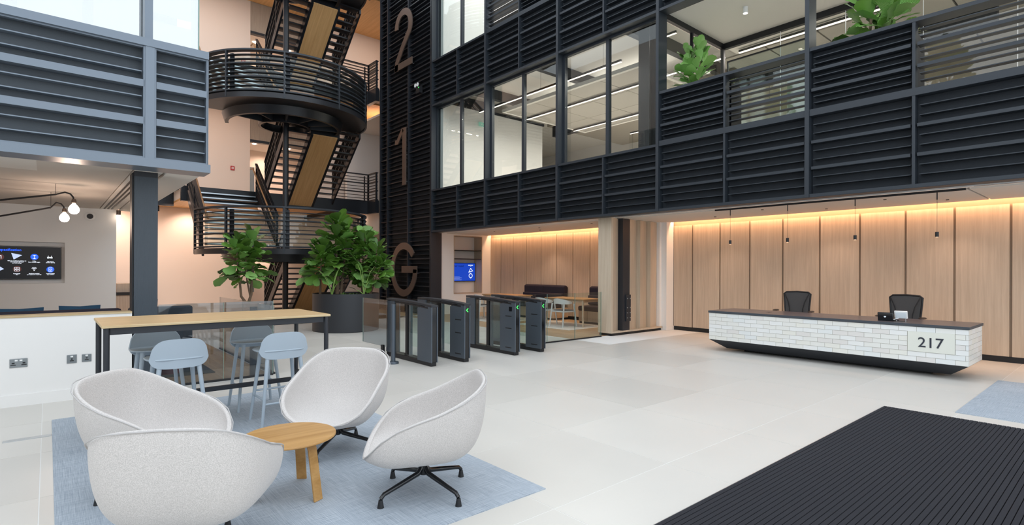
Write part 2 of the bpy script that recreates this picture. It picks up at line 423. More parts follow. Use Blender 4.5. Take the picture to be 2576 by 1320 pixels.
# ---- ground floor ceiling under the right building ----
cg = struct('ceiling_ground')
ub('ceiling_panel',M['ceil'],cg,9.98,10.22,-2.2,15.6,2.765,2.9)
ub('ceiling_panel',M['ceilgrey'],cg,10.42,12.2,-2.2,1.70,2.765,2.9)
ub('ceiling_panel',M['ceilgrey'],cg,10.42,12.2,1.73,8.1,2.765,2.9)
ub('ceiling_panel',M['ceil'],cg,10.42,12.2,8.1,15.6,2.765,2.9)
ub('track_slot',M['ceil'],cg,10.22,10.42,-2.2,15.6,2.79,2.9)
ub('cove_top',M['ceil'],cg,12.2,12.6,-2.2,15.6,2.86,2.95)
ub('edge_trim',M['alu'],cg,10.0,10.012,-2.2,8.0,2.752,2.765)
ub('edge_trim',M['alu'],cg,10.05,10.06,-2.2,8.0,2.758,2.765)
ub('slot_vent',M['black'],cg,10.08,10.12,-.3,1.6,2.76,2.766)
ub('first_floor_slab',M['ceil'],cg,9.99,21,-2.2,23.3,2.95,4.12)
for x,y in ((10.9,5.0),(10.9,2.9),(11.7,4.1),(11.7,2.2),(11.6,6.4),(10.9,9.5),(11.7,9.9),(10.9,11.5),(11.6,12.2),(10.9,13.6)):
    ub('ceiling_dot',M['black'],cg,x-.02,x+.02,y-.02,y+.02,2.755,2.766); spot('pin_downlight',(x,y,2.75),40 if y>8 else 26,WARM2,(0,0,-1),100,.7,.02)
obj('cove_light',MB().box(12.30,12.33,.0-2.2,7.95,2.848,2.858),M['strip'],cg)
obj('cove_light',MB().box(12.30,12.33,8.3,15.55,2.848,2.858),M['strip'],cg)
area('cove_lamp',(12.24,2.9,2.845),.04,62,WARM,(0,R(-8),0),10.1)
area('cove_lamp',(12.24,12.0,2.845),.04,46,WARM,(0,R(-8),0),7.0)
# ---- fin wall between reception and meeting area ----
wf = struct('wall_fins')
ub('fin_wall_base',M['oakpale'],wf,9.95,12.0,8.06,8.46,.06,.10)
ub('fin_wall_plinth',M['black'],wf,9.98,11.98,8.09,8.44,0,.06)
ub('fin_end_board',M['oakpale'],wf,9.95,10.02,8.07,8.46,.10,2.77)
for i,x in enumerate((10.03,10.66,11.07,11.5)):
    m=MB().prism([(x,8.09),(x+.0,8.075),(x+(.425 if i else .325),8.19),(x+(.425 if i else .325),8.36),(x,8.36)],'Z',.10,2.76)
    obj('timber_fin',m,M['oakpale'],wf)
ub('white_return',M['white'],wf,11.93,12.08,8.1,8.4,0,2.77)
ub('fin_wall_back',M['oakpale'],wf,10.02,12.33,8.37,8.45,.1,2.77)
ub('white_pier',M['white'],wf,12.02,12.34,7.957,8.4,0,2.8)
ub('baseboard_pier',M['white'],wf,12.0,12.345,7.94,7.957,0,.1)
# ---- steel column standing in the fins ----
sc_ = thing('steel_column','dark steel box column between the pale timber fins, bolted plate at its foot','column',(10.50,8.15,0))
ub('column_shaft',M['dark'],sc_,-.13,.13,-.09,.12,.1,2.76)
ub('splice_plate',M['dark'],sc_,-.03,.14,-.12,-.09,.32,.95)
for bx in (.0,.11):
    for bz in (.4,.52,.64,.86): obj('bolt',MB().lathe([(0,.018),(.012,.018),(.012,0)],8).box(0,0,0,0,0,0),M['alu'],sc_).matrix_local=Matrix.Translation((bx,-.12,bz))@Matrix.Rotation(R(90),4,'X')
# ---- left end wall of the meeting area with shelf niche ----
wl = struct('wall_niche')
yw=15.6
ub('plaster',M['white'],wl,9.9,10.70,yw,yw+.5,0,2.9); ub('plaster',M['white'],wl,11.94,12.4,yw,yw+.5,0,2.9)
ub('plaster',M['white'],wl,10.70,11.94,yw,yw+.5,0,.68); ub('plaster',M['white'],wl,10.70,11.94,yw,yw+.5,2.72,2.9)
ub('niche_back',M['white'],wl,10.70,11.94,yw+.46,yw+.5,.68,2.72)
for a in ((10.70,10.72,yw-.01,yw+.46,.68,2.72),(11.92,11.94,yw-.01,yw+.46,.68,2.72),(10.72,11.92,yw-.01,yw+.46,.68,.70),(10.72,11.92,yw-.01,yw+.46,2.70,2.72)):
    ub('niche_lining',M['oak'],wl,*a)
for z in (2.21,1.91): ub('niche_shelf',M['black'],wl,10.72,11.92,yw+.02,yw+.46,z-.012,z+.012)
struct('baseboard_niche',MB().box(9.9,12.3,yw-.012,yw,0,.12),M['white'])

# ---- louvred facade of the right building ----
fc = struct('wall_facade'); slc=[0]
def cells(par, ya, yb, z0, z1, rows, solid=True, thin=2, xf=XF, side=.035, fm='darkfin', bm='back', fin_h=.05, depth=.16):
    """ya>yb; a louvred field between two posts"""
    h=(z1-z0)/rows
    if solid: ub('backing_panel',M[bm],par,xf+depth,xf+depth+.02,yb,ya,z0,z1)
    for r_ in range(rows):
        zb=z0+r_*h
        if r_: ub('fin',M[fm],par,xf+.015,xf+depth,yb+.02,ya-.02,zb-fin_h/2,zb+fin_h/2)
        for t_ in range(1,thin+1):
            z=zb+h*t_/(thin+1)
            ub('slat',M[fm],par,xf+.035,xf+depth-.01,yb+.02,ya-.045,z-.006,z+.006)
def band(par, ya, yb, z0, z1, solid=(True,True), sill=.055, rows=3):
    ym=(ya+yb)/2
    ub('bottom_beam',M['darkfin'],par,XF-.005,XF+.28,yb,ya,z0,z0+.055)
    ub('sill_beam',M['darkfin'],par,XF-.005,XF+.28,yb,ya,z1-sill,z1)
    for s,(a,b) in zip(solid,((ya-.035,ym+.02),(ym-.02,yb+.035))): cells(par,a,b,z0+.055,z1-sill,rows,s)
    ub('middle_post',M['darkfin'],par,XF,XF+.16,ym-.02,ym+.02,z0+.055,z1-sill)
for i in range(6):
    ya,yb=BAY[i],BAY[i+1]
    band(fc,ya,yb,Z0B,Z1S)
    top = 12.0 if i<2 else 9.6
    ub('main_post',M['darkfin'],fc,XF-.02,XF+.28,ya-.035,ya+.035,Z0B,top)
wf2 = struct('wall_facade_upper')
for i in range(3):
    band(wf2,BAY[i],BAY[i+1],Z1H,Z2S)
for i in range(3,6): band(wf2,BAY[i],BAY[i+1],Z1H,Z2S)
band(wf2,BAY[1],BAY[2],Z2S,9.58,(False,True)); band(wf2,BAY[2],BAY[3],Z2S,9.58)
# soffit flange under the facade
sf = struct('trim_1',MB().box(XF,XF+.29,-2.2,15.47,Z0B-.004,Z0B),M['darkfin'])
# windows of the first floor (three bays, two panes each) and one on the second
def window(n, ya, yb, z0, z1):
    wdw=struct('window_%d'%n); ym=(ya+yb)/2+.02; x0=XF+.2
    for a,b,c,d in ((ya-.035,ya-.09,z0,z1),(yb+.09,yb+.035,z0,z1),(ym+.045,ym-.045,z0,z1)):
        ub('window_frame',M['darkfin'],wdw,x0-.02,x0+.08,b,a,c,d)
    ub('window_frame',M['darkfin'],wdw,x0-.02,x0+.08,yb+.035,ya-.035,z1-.06,z1); ub('window_frame',M['darkfin'],wdw,x0-.02,x0+.08,yb+.035,ya-.035,z0,z0+.03)
    for a,b in ((ya-.09,ym+.045),(ym-.045,yb+.09)):
        ub('pane',M['winglass'],wdw,x0+.02,x0+.028,b,a,z0+.03,z1-.06)
for i in range(3): window(i+1,BAY[i],BAY[i+1],Z1S,Z1H)
window(4,BAY[0],BAY[1],Z2S,11.6)
# balustrade bays of the terrace
tb = struct('wall_terrace_balustrade')
for i in (3,4,5):
    ya,yb=BAY[i],BAY[i+1]; band(tb,ya,yb,Z1S,5.27,(True,False))
# ---- the dark lift tower at the corner ----
tw = struct('wall_tower')
TP=[19.12,18.54,17.0,15.47]
for y in TP: ub('main_post',M['dark'],tw,XF-.02,XF+.2,y-.025,y+.025,0,12.2)
for a,b in zip(TP[:-1],TP[1:]):
    ub('backing_panel',M['back'],tw,XF+.16,XF+.2,b,a,0,12.2)
    z=.0
    while z<12.1:
        ub('fin',M['dark'],tw,XF+.01,XF+.16,b+.025,a-.025,z,z+.035)
        for t_ in (1,2): ub('slat',M['dark'],tw,XF+.03,XF+.15,b+.025,a-.06,z+.155*t_,z+.155*t_+.01)
        z+=.470
ub('tower_flank',M['dark'],tw,XF+.02,XF+.42,15.47,15.60,0,12.2)
ub('tower_core',M['back'],tw,XF+.2,12.3,15.62,19.1,2.95,12.2)
ub('tower_core',M['back'],tw,XF+.2,12.3,16.1,19.1,0,2.95)

# ---- back wall with lift lobby openings ----
wb = struct('wall_back'); YB=23.3
ub('plaster',M['peach'],wb,-3,6.14,YB,YB+.3,0,13)
ub('plaster',M['peach'],wb,8.6,13,YB,YB+.3,0,13)
for z0,z1,zt in ((2.35,4.15,None),(6.72,8.4,7.95),(11.07,13,12.6)):
    ub('plaster',M['peach'],wb,6.14,8.6,YB,YB+.3,z0 if zt is None else zt,z1)
    if zt: ub('timber_header',M['liftpanel'],wb,6.14,8.6,YB+.02,YB+.08,z0,zt); ub('opening_trim',M['dark'],wb,6.14,8.6,YB,YB+.2,z0-.1,z0)
for zf in (0,4.15,8.43):
    ub('lobby_back',M['peach'],wb,5.0,10,25.9,26,zf,zf+3.3); ub('lobby_ceiling',M['ceil'],wb,5,10,YB+.3,26,zf+2.65,zf+2.75)
    ub('lobby_floor',M['ceilgrey'],wb,5,10,YB+.3,26,zf-.1,zf); ub('lobby_side',M['peach'],wb,5,5.1,YB+.3,26,zf,zf+2.7); ub('lobby_side',M['peach'],wb,9.9,10,YB+.3,26,zf,zf+2.7)
    ub('lift_call_panel',M['mirror'],wb,6.2,7.0,25.86,25.9,zf+.5,zf+1.9); ub('lift_call_inset',M['socket'],wb,6.3,6.75,25.85,25.86,zf+.75,zf+1.6)
struct('wall_end_left',MB().box(-3.2,-3,14,YB,0,13),M['peach']); struct('wall_end_right',MB().box(12.6,12.8,19.1,YB,0,13),M['peach'])
# upper floor slabs at the back (bridges)
for n,z in ((1,4.15),(2,8.43),(3,12.6)):
    s=struct('floor_bridge_%d'%n)
    ub('bridge_deck',M['ceilgrey'],s,-3,3.3,21.9,YB,z-.3,z); ub('bridge_deck',M['ceilgrey'],s,3.3,9.6,19.9,YB,z-.3,z); ub('bridge_deck',M['ceilgrey'],s,9.6,12.6,19.2,YB,z-.3,z)
    ub('timber_soffit',M['stairoak'],s,-3,3.3,21.95,YB,z-.36,z-.3); ub('timber_soffit',M['stairoak'],s,3.3,12.6,19.95,YB,z-.36,z-.3)
    ub('edge_beam',M['stair'],s,-3,3.3,21.8,21.95,z-.46,z+.02); ub('edge_beam',M['stair'],s,3.2,9.6,19.8,19.95,z-.46,z+.02)
    ub('edge_beam',M['stair'],s,9.5,9.65,19.12,19.95,z-.46,z+.02); ub('cross_beam',M['stair'],s,8.3,8.45,19.95,YB,z-.5,z-.36)
    for x in (2.2,2.4,2.9,3.05):
        for dz in (-.15,-.25): ub('beam_bolt',M['dark'],s,x-.02,x+.02,21.785,21.8,z+dz-.02,z+dz+.02)
for z_,p_ in ((3.78,40),(8.06,44),(12.2,36)):
    for x_,l_ in ((4.4,2.6),(10.6,1.6),(1.2,2.6)):
        area('bridge_strip_lamp',(x_,22.4 if x_<3 else 21.2,z_-.005),l_,p_,WARM2,(0,0,0),.05)
for x_ in (-1.0,1.5,4.0):
    for z_ in (3.74,): spot('back_wall_fill',(x_,22.5,z_),75,WARM2,(0,.45,-1),120,.8)  # spots added without fittings to make the ground floor back wall brighter and warmer
for x in (6.6,8.0):
    for zf in (4.15,8.43):
        m=MB().lathe([(0,0),(.07,0),(.07,.03),(.085,.03)],16); o=obj('recessed_downlight',m,M['down'],None); o.location=(x,24.4,zf+2.62); spot('lobby_spot',(x,24.4,zf+2.6),60,WARM2,(0,0,-1),150,.8,.05); tag(o,'round downlight in the %s lift lobby ceiling, %s one'%({4.15:'first floor',8.43:'second floor'}[zf],{6.6:'left',8.0:'right'}[x]),'ceiling light')

for zf in (0,4.15,8.43): spot('lobby_fill_spot',(7.3,25.2,zf+2.6),60,WARM2,(0,.1,-1),150,.8,.05)

struct('wall_blocker_left',MB().box(-6.3,-6.1,-9,14.3,0,4.2),M['white'])  # unseen wall added to block sky light entering the lounge from the left
struct('wall_blocker_rear',MB().box(-6.3,1.5,-9.2,-9,0,2.6).box(11,12.6,-9.2,-9,0,4.2),M['white'])  # unseen wall pieces added behind the camera to cut low daylight
# ---- upper left building: louvred band, glazing, soffit ----
YL=7.50; XR=1.50
lf = struct('wall_left_facade')
def lbox(name,mat,x0,x1,y0,y1,z0,z1): return ub(name,M[mat],lf,x0,x1,y0,y1,z0,z1)
lbox('bottom_beam','leftfin',-6,XR+.02,YL-.02,YL+.35,2.72,2.82)
lbox('sill_beam','leftfin',-6,XR,YL-.02,YL+.4,4.11,4.20)
for a,b in ((-6,.85),(.94,XR-.005)):
    z0,z1=2.82,4.11; h=(z1-z0)/3
    lbox('backing_panel','leftback',a,b,YL+.13,YL+.15,z0,z1)
    lbox('cell_frame','leftfin',a,a+.018,YL+.0,YL+.22,z0,z1); lbox('cell_frame','leftfin',b-.018,b,YL+.0,YL+.22,z0,z1)
    lbox('cell_frame','leftfin',a,b,YL+.01,YL+.05,z0,z0+.018); lbox('cell_frame','leftfin',a,b,YL+.01,YL+.05,z1-.018,z1)
    for r_ in range(3):
        if r_: lbox('fin','leftfin',a+.02,b-.0,YL+.0,YL+.13,z0+r_*h-.04,z0+r_*h+.04)
        for t_ in (1,2): lbox('slat','leftfin',a+.02,b-.03,YL+.03,YL+.13,z0+r_*h+h*t_/3-.008,z0+r_*h+h*t_/3+.004)
lbox('main_post','leftfin',.85,.94,YL-.012,YL+.3,2.82,4.2); lbox('end_plate','leftfin',XR-.012,XR,YL,YL+6,2.82,4.11)
lbox('slab_edge','leftfin',-6,XR-.05,YL+.4,14,2.9,4.15)
wz=struct('window_5')
ub('window_frame',M['leftfin'],wz,.85,.93,YL+.05,YL+.25,4.2,7.2)
for a,b in ((-6,.85),(.93,1.45)): ub('pane',M['skyglass'],wz,a,b,YL+.3,YL+.31,4.2,7.2)
ub('pane',M['skyglass'],wz,1.44,1.45,YL+.31,14,4.2,7.2); ub('glass_edge',M['greenedge'],wz,1.44,1.452,YL+.29,YL+.31,4.2,7.2)
for a,b in ((-6,-.42),(-.26,.30),(.40,.84),(.95,1.40)): ub('window_film',M['blind'],wz,a,b,YL+.5,YL+.51,4.2,7.2 if a<.9 else 4.62)
ub('window_film',M['blind'],wz,.95,1.40,YL+.5,YL+.51,4.72,7.2)
ub('inner_column',M['column'],wz,-.42,-.26,YL+.6,YL+.8,4.2,7.2); ub('inner_column',M['column'],wz,.30,.40,YL+.6,YL+.8,4.2,7.2)
ub('room_back',M['column'],wz,-6,1.35,YL+1.2,YL+1.25,4.2,7.2)
# soffit of the left building
cl = struct('ceiling_left')
ub('ceiling_panel',M['ceilgrey'],cl,-6,.80,YL+.55,14,2.765,2.9)
ub('front_strip',M['ceil'],cl,-6,1.05,YL+.35,YL+.56,2.76,2.9)
ub('ceiling_panel',M['ceil'],cl,.82,1.12,YL+.3,14,2.765,2.9)
ub('edge_board',M['ceil'],cl,1.14,XR,YL+.02,14,2.745,2.81)
for x in (.87,.93,.99): ub('slot_vent',M['black'],cl,x,x+.025,YL+.75,13.9,2.758,2.7655)
ub('ceiling_panel',M['ceil'],cl,-6,-.1,7.9,9.0,2.763,2.765)
# tv wall of the lounge
tv = struct('wall_tv')
y=14.0
ub('plaster',M['white'],tv,-6,1.09,y,y+.3,0,1.245); ub('plaster',M['white'],tv,-6,1.09,y,y+.3,2.05,2.9); ub('plaster',M['white'],tv,.26,1.09,y,y+.3,1.245,2.05)
ub('plaster',M['white'],tv,-6,-1.55,y,y+.3,1.245,2.05); ub('recess_back',M['white'],tv,-1.55,.26,y+.12,y+.3,1.245,2.05)
# half height white wall in front of the lounge
lw = struct('wall_low')
ub('plaster',M['white'],lw,-6,.80,8.20,8.42,0,.99); ub('wall_cap',M['ply'],lw,-6,.80,8.19,8.44,.99,1.012)
struct('baseboard_left',MB().box(-6,.80,8.185,8.20,0,.13),M['white'])
# floor access strip beside the rug
o=obj('floor_strip',MB().box(-.30,.03,6.55,6.62,0,.006),M['alu']); tag(o,'thin metal floor strip at the left edge of the blue rug','floor plate')
# column at the wall end
co=thing('square_column','blue-grey painted steel column at the end of the low white wall','column',(.94,8.34,0))
ub('column_shaft',M['column'],co,-.12,.13,-.13,.12,0,2.70); ub('column_edge',M['black'],co,-.14,-.12,-.10,.12,0,2.74); ub('column_head',M['dark'],co,-.12,.13,-.125,.12,2.70,2.76)
# sockets
def socket(name,x0,x1,z0,z1,label,holes,g=None):
    t_=thing(name,label,'socket',((x0+x1)/2,8.198,(z0+z1)/2)); w2=(x1-x0)/2; h2=(z1-z0)/2
    obj('face_plate',MB().box(-w2,w2,-.006,.0,-h2,h2),M['socket'],t_,bevel=.003)
    for hx,hz,hw,hh in holes: ub('socket_hole',M['black'],t_,hx-hw,hx+hw,-.0075,-.006,hz-hh,hz+hh)
    for hx in ((-.02,.02) if x1-x0>.12 else (0,)): ub('rocker_switch' if x1-x0>.12 else 'label_tab',M['whitebox'],t_,hx-.012,hx+.012,-.009,-.006,.022,.038)
socket('wall_socket',-.318,-.168,.434,.532,'double power socket on the low white wall, at far left',[(-.045,.0,.012,.008),(-.045,-.02,.022,.005),(.045,.0,.012,.008),(.045,-.02,.022,.005)])
socket('wall_socket',.174,.265,.43,.529,'small data socket on the low white wall, left of the pair near the bar table',[(0,.0,.008,.007),(0,-.02,.018,.005)])
socket('wall_socket',.312,.402,.434,.524,'small data socket on the low wall, right one, next to the bar table leg',[(0,.0,.008,.007),(0,-.02,.018,.005)])
# tv in the recess
t=thing('television','wide wall television showing a dark building specification screen in a white recess','television',(-.62,14.05,1.645))
obj('bezel',MB().box(-.83,.83,-.03,.06,-.32,.32),M['blackgloss'],t,bevel=.006); ub('screen',emit('dark_screen_glow','#141a20',.45),t,-.82,.82,-.033,-.031,-.305,.305)
BL=emit('screen_blue','#1f5cff',1.1); WH=emit('screen_white','#dfe6f2',1.0); PAL=emit('screen_pale','#b9c8e6',.9); BR=emit('screen_brown','#5a3330',.7); BK=emit('screen_ink','#060708',.3)
def tpos(px,py): return ((px-0)/155*.89-.058-.0+.0, (661-py)/78*.608)
def T(px): return -.0 + (px/155.0)*.893 - .06
def Zt(py): return (661.5-py)*.00785
Y1=-.036
def disc(px,py,rx,rz,mat,n='icon_disc'):
    o=obj(n,MB().add([(T(px)+rx*math.cos(2*PI*k/28),Y1,Zt(py)+rz*math.sin(2*PI*k/28)) for k in range(28)],[tuple(range(28))]),mat,t); return o
def poly(pts,mat,n='icon_shape',yy=Y1): return obj(n,MB().add([(T(a),yy,Zt(b)) for a,b in pts],[tuple(range(len(pts)))]),mat,t)
text('heading','Summary specification',.062,BL,t,(T(52),Y1,Zt(633)),'-Y',align='RIGHT',bold=.0012)
poly([(27,638),(54,643),(33,654)],PAL); disc(84.5,647,.058,.058,BL); poly([(124,638),(137,650),(115,653)],BK)
disc(0,648,.058,.058,BR); disc(41.5,677,.06,.06,BR); poly([(84,669),(96,681),(73,684)],BK); disc(125.5,678,.058,.058,BL); poly([(0,671),(10,677),(0,681)],PAL)
Y2=-.038
def line(pts,wd,mat=WH): obj('icon_line',ribbon([(T(a),Zt(b)) for a,b in pts],wd,Y2-.001,Y2,'Y'),mat,t)
line([(80,643),(89,643)],.006); line([(80,651.5),(89,651.5)],.006); line([(84.5,643),(84.5,651.5)],.006); line([(83,645),(84.5,643),(86,645)],.006); line([(83,649.5),(84.5,651.5),(86,649.5)],.006)
line([(117,647.5),(131,647.5)],.016); [line([(a,648),(a,651)],.006) for a in (118,121,124,127,130)]; [line([(a,643.5),(a,647)],.007) for a in (120,128)]
line([(35,673),(47,673),(47,682),(35,682),(35,673)],.007); line([(41,673),(41,682)],.007); line([(38,676),(38,679)],.014); line([(44,676),(44,679)],.014)
for rr in (8,5.5,3): line([(84+rr*math.cos(q),680+rr*.9*-math.sin(q)) for q in [R(40+i*12.5) for i in range(9)]],.008)
line([(84,679.5),(84,681.2)],.018); line([(121.5,673),(129.5,673),(129.5,683),(121.5,683),(121.5,673)],.006); line([(123,679),(125.5,676),(128,679)],.006); line([(125.5,680),(125.5,682)],.012)
poly([(0,644),(3.5,644),(3.5,652),(2,652),(2,646),(0,646)],WH,'icon_line',Y2)
for px,py,s_ in ((41,657.3,'VRF air conditioning (1:8 sq m)\nwith exposed services\nand raft ceilings'),(84,657.6,'2.95m\nfloor to soffit height'),(125.5,658.3,'LED feature\npendant lighting'),(41,688.4,'8 passenger\nlifts'),(84,688.4,'Backbone enabled\n(no cupboards required)'),(125.5,688.4,'Locale building\napp enabled')):
    text('caption',s_,.021,WH,t,(T(px),Y2,Zt(py+.6)),'-Y',align='CENTER',bold=.0007)
# speaker on tv wall
def hexa(): pass
sp=thing('wall_speaker','round recessed speaker high on the lounge wall beside the hanging bulbs','speaker',(.655,13.99,2.60))
m=MB().lathe([(.0,.01),(.07,.012),(.09,.0)],24); o=obj('speaker_ring',m,M['white'],sp,smooth=True); o.rotation_euler=(R(90),0,0)
m=MB().lathe([(.0,.016),(.05,.018),(.055,.010)],24); o=obj('speaker_cone',m,M['black'],sp,smooth=True); o.rotation_euler=(R(90),0,0)
# swing-arm hanging lamps
def arm_lamp(y,tip,el,tail,drop,label):
    t_=thing('arm_pendant',label,'pendant lamp',(tip[0],y,tip[1]))
    bx,bz=tip; pts=[(tail[0]-bx,0,tail[1]-bz),(el[0]-bx,0,el[1]-bz)]
    obj('arm',MB().tube(pts,.013,8),M['black'],t_,smooth=True)
    e0=Vector((el[0]-bx,0,el[1]-bz)); crv=[e0, Vector((-.10,0,.245)), Vector((-.04,0,.225)), Vector((-.008,0,.18)), Vector((0,0,.12))]
    obj('gooseneck',MB().tube(crv,.011,8),M['black'],t_,smooth=True)
    obj('hanger_rod',MB().tube([(e0.x,0,e0.z),(e0.x,0,2.76-bz)],.003,5),M['black'],t_)
    obj('lamp_holder',MB().lathe([(0,.155),(.022,.155),(.03,.125),(.03,.10),(.02,.09)],16),M['bronze'],t_,smooth=True)
    obj('light_bulb',MB().lathe([(.016,.095),(.022,.08),(.045,.055),(.062,.022),(.066,-.005),(.058,-.036),(.034,-.06),(0,-.068)],20),M['lamp'],t_,smooth=True)
    point('bulb_light',(bx,y,bz-.12),9,WARM2,.06)
def at_y(px,py,Y):
    F=Vector((.65061,.75941,0)); Rr=Vector((.75941,-.65061,0)); dx=px-1288; dy=py-676.9
    a=dx*.99999+dy*.0032; b=-dx*.0032+dy
    d=F+Rr*(a/1363.8)-Vector((0,0,1))*(b/1363.8); s=Y/d.y; return (d.x*s,1.55+d.z*s)
arm_lamp(10.2,at_y(186,527,10.2),at_y(140,489,10.2),at_y(-160,519,10.2),0,'lit globe bulb on a long black swing arm, the nearer and larger of two')
arm_lamp(11.4,at_y(162,548,11.4),at_y(128,522,11.4),at_y(-160,570,11.4),0,'lit globe bulb on a long black swing arm, the lower and smaller of two')
s_=thing('ceiling_spotlight','small black cylinder spotlight shining at the end of the lounge ceiling','spotlight',(1.12,13.9,2.62)); obj('spot_body',MB().tube([(0,0,.13),(0,0,.03)],.04,14),M['bronze'],s_,smooth=True); obj('spot_lens',MB().tube([(0,0,.03),(0,0,0)],.036,14),M['lamp'],s_)
for i,x in enumerate((2.62,2.95)):
    s_=thing('ceiling_spotlight','black cylinder spotlight under the first floor bridge, %s of two beside the stair rail'%('left','right')[i],'spotlight',(x,22.6,3.55)); obj('spot_body',MB().tube([(0,0,.24),(0,0,.0)],.04,12),M['black'],s_,smooth=True)
# far lounge joinery seen past the column
j=thing('bench_cabinet','grey oak cabinet with black trim at the back wall beyond the lounge','cabinet',(2.1,22.9,0))
ub('cabinet_body',M['liftpanel'],j,-1.2,.45,-.3,.38,0,.62); ub('upper_board',M['liftpanel'],j,-.30,.45,-.1,.35,.72,1.02); ub('black_trim',M['black'],j,-1.2,.45,-.32,.38,.62,.72)
# ---- first floor office behind the windows ----
of = struct('wall_office')
ub('partition',M['white'],of,9.98,14.55,15.2,15.35,4.12,7.1); ub('partition_rail',M['black'],of,9.98,14.6,15.15,15.22,7.08,7.16)
ub('partition',M['white'],of,9.98,14.55,15.2,15.35,8.43,11.9)
ub('far_wall',M['white'],of,20.5,20.7,-2.2,23,4.12,8.0); ub('far_wall',M['white'],of,9.98,20.5,22.8,23,4.12,8.0); ub('near_wall',M['white'],of,12.6,20.5,-2.3,-2.2,4.12,8)
ce=struct('ceiling_office'); ub('office_ceiling',M['ceil'],ce,9.98,20.6,6.6,23,7.62,7.7); ub('office_concrete_soffit',M['concrete'],ce,15.6,20.6,-2.2,16,7.40,7.6)
ub('upper_slab',M['ceil'],ce,9.98,20.6,-2.2,19.1,7.7,8.40); ub('upper_ceiling',M['ceil'],ce,9.98,20.6,9.6,19.1,11.95,12.1)
for y in (14.4,11.4,8.2): ub('steel_beam',M['black'],ce,10.0,15.0,y-.09,y+.09,7.30,7.62)
for x in (14.9,): ub('steel_beam',M['black'],ce,x,x+.25,2,15,6.7,7.1)
def light_line(x,z,ya,yb,label,mat='linear',w_=.045,pw_=16):
    t_=thing('linear_light',label,'office light',(x,(ya+yb)/2,z)); L=(ya-yb)/2
    ub('housing',M['black'],t_,-w_/2,w_/2,-L,L,.012,.07); ub('diffuser',M[mat],t_,-w_/2,w_/2,-L,L,0,.012)
    if z<6.9:
        for q in (-.8,.0,.8): obj('suspension_wire',MB().tube([(0,q*L,.07),(0,q*L,(.0745 if x in (12.2,14.5) else 7.38-z))],.004,4),M['black'],t_)
    area('line_lamp',(x,(ya+yb)/2,z-.004),w_,L*2*pw_,NEUT,(0,0,0),2*L)
light_line(10.6,6.60,14.0,8.3,'long glowing office light strip nearest the first floor windows')
light_line(12.2,6.555,13.5,8.25,'long glowing office light strip along the inner edge of the near ceiling raft')
light_line(14.5,6.555,13.5,8.25,'long glowing office light strip, third row from the windows')
light_line(16.5,6.60,12.5,6.8,'long glowing office light strip, farthest row from the windows')
light_line(11.4,7.2,8.2,7.3,'short bright batten behind the dark office column near the ceiling')
light_line(19.0,6.60,14.5,12.3,'short office light strip in front of the far concrete soffit')
def raft(x0,x1,y0,y1,z,label):
    t_=thing('ceiling_raft',label,'ceiling panel',((x0+x1)/2,(y0+y1)/2,z)); a=(x1-x0)/2; b=(y1-y0)/2
    for q in ((-a,a,-b,-b+.1),(-a,a,b-.1,b),(-a,-a+.1,-b+.1,b-.1),(a-.1,a,-b+.1,b-.1)): ub('raft_frame',M['ceil'],t_,*q,0,.1)
    nx=3; ny=max(2,int(round(2*b/1.3)))
    for i in range(nx):
        for k_ in range(ny):
            ub('raft_panel',M['raft'],t_,-a+.1+(2*a-.2)*i/nx+.012,-a+.1+(2*a-.2)*(i+1)/nx-.012,-b+.1+(2*b-.2)*k_/ny+.012,-b+.1+(2*b-.2)*(k_+1)/ny-.012,.02,.06)
raft(11.2,15.2,8.2,13.6,6.63,'large suspended grey perforated ceiling raft seen through the first floor windows')
raft(11.0,14.0,5.2-1.2,7.0-.6+.55,7.0-.15,'suspended raft behind the terrace side glass, its white corner showing') if 0 else None
t_=thing('duct','crumpled silver foil duct lying low in the first floor office','duct',(14.5,10.1,4.65))
m=MB()
pts=[Vector((0,-.75+i*.1,.06*math.sin(i*1.7))) for i in range(16)]; m.tube(pts,[.2+.03*math.sin(i*2.3) for i in range(16)],14); obj('duct_body',m,M['foil'],t_,smooth=True)
col=thing('office_column','dark steel column standing behind the last first floor window','column',(10.9,7.75,4.12)); ub('column_web',M['dark'],col,-.14,.14,-.012,.012,0,3.5); ub('column_flange',M['dark'],col,-.16,-.14,-.15,.15,0,3.5); ub('column_flange',M['dark'],col,.14,.16,-.15,.15,0,3.5)
col=thing('office_column','dark steel column deep in the office near the foil duct','column',(15.02,8.6,4.12)); ub('column_web',M['dark'],col,-.14,.14,-.012,.012,0,3.0); ub('column_flange',M['dark'],col,-.16,-.14,-.15,.15,0,3.0); ub('column_flange',M['dark'],col,.14,.16,-.15,.15,0,3.0)
for i,(zz,nm) in enumerate(((6.42,'upper'),)):
    e_=thing('exit_sign','small green running man exit sign high on the white office partition','sign',(11.55,15.14,6.62)); ub('sign_panel',M['exit'],e_,-.12,.12,-.01,.01,-.07,.07)
    obj('figure',ribbon([(-.05,-.05),(-.02,-.01),(-.03,.03)],.018,-.014,-.011,'Y'),M['whitebox'],e_); obj('arrow',ribbon([(.02,.0),(.05,-.035),(.08,.0)],.014,-.014,-.011,'Y'),M['whitebox'],e_)
area('office_ceiling_fill',(11.4,11,6.7),.4,14,NEUT,(R(180),0,0),5); area('office_ceiling_fill',(13.3,11,6.98),.8,26,NEUT,(R(180),0,0),5); area('upper_line_lamp',(11.2,13,11.8),.06,60,NEUT,(0,0,0),4); area('upper_line_lamp',(11.2,10.6,11.8),.06,40,NEUT,(0,0,0),3)  # the upward areas are added fill that brightens the office ceiling
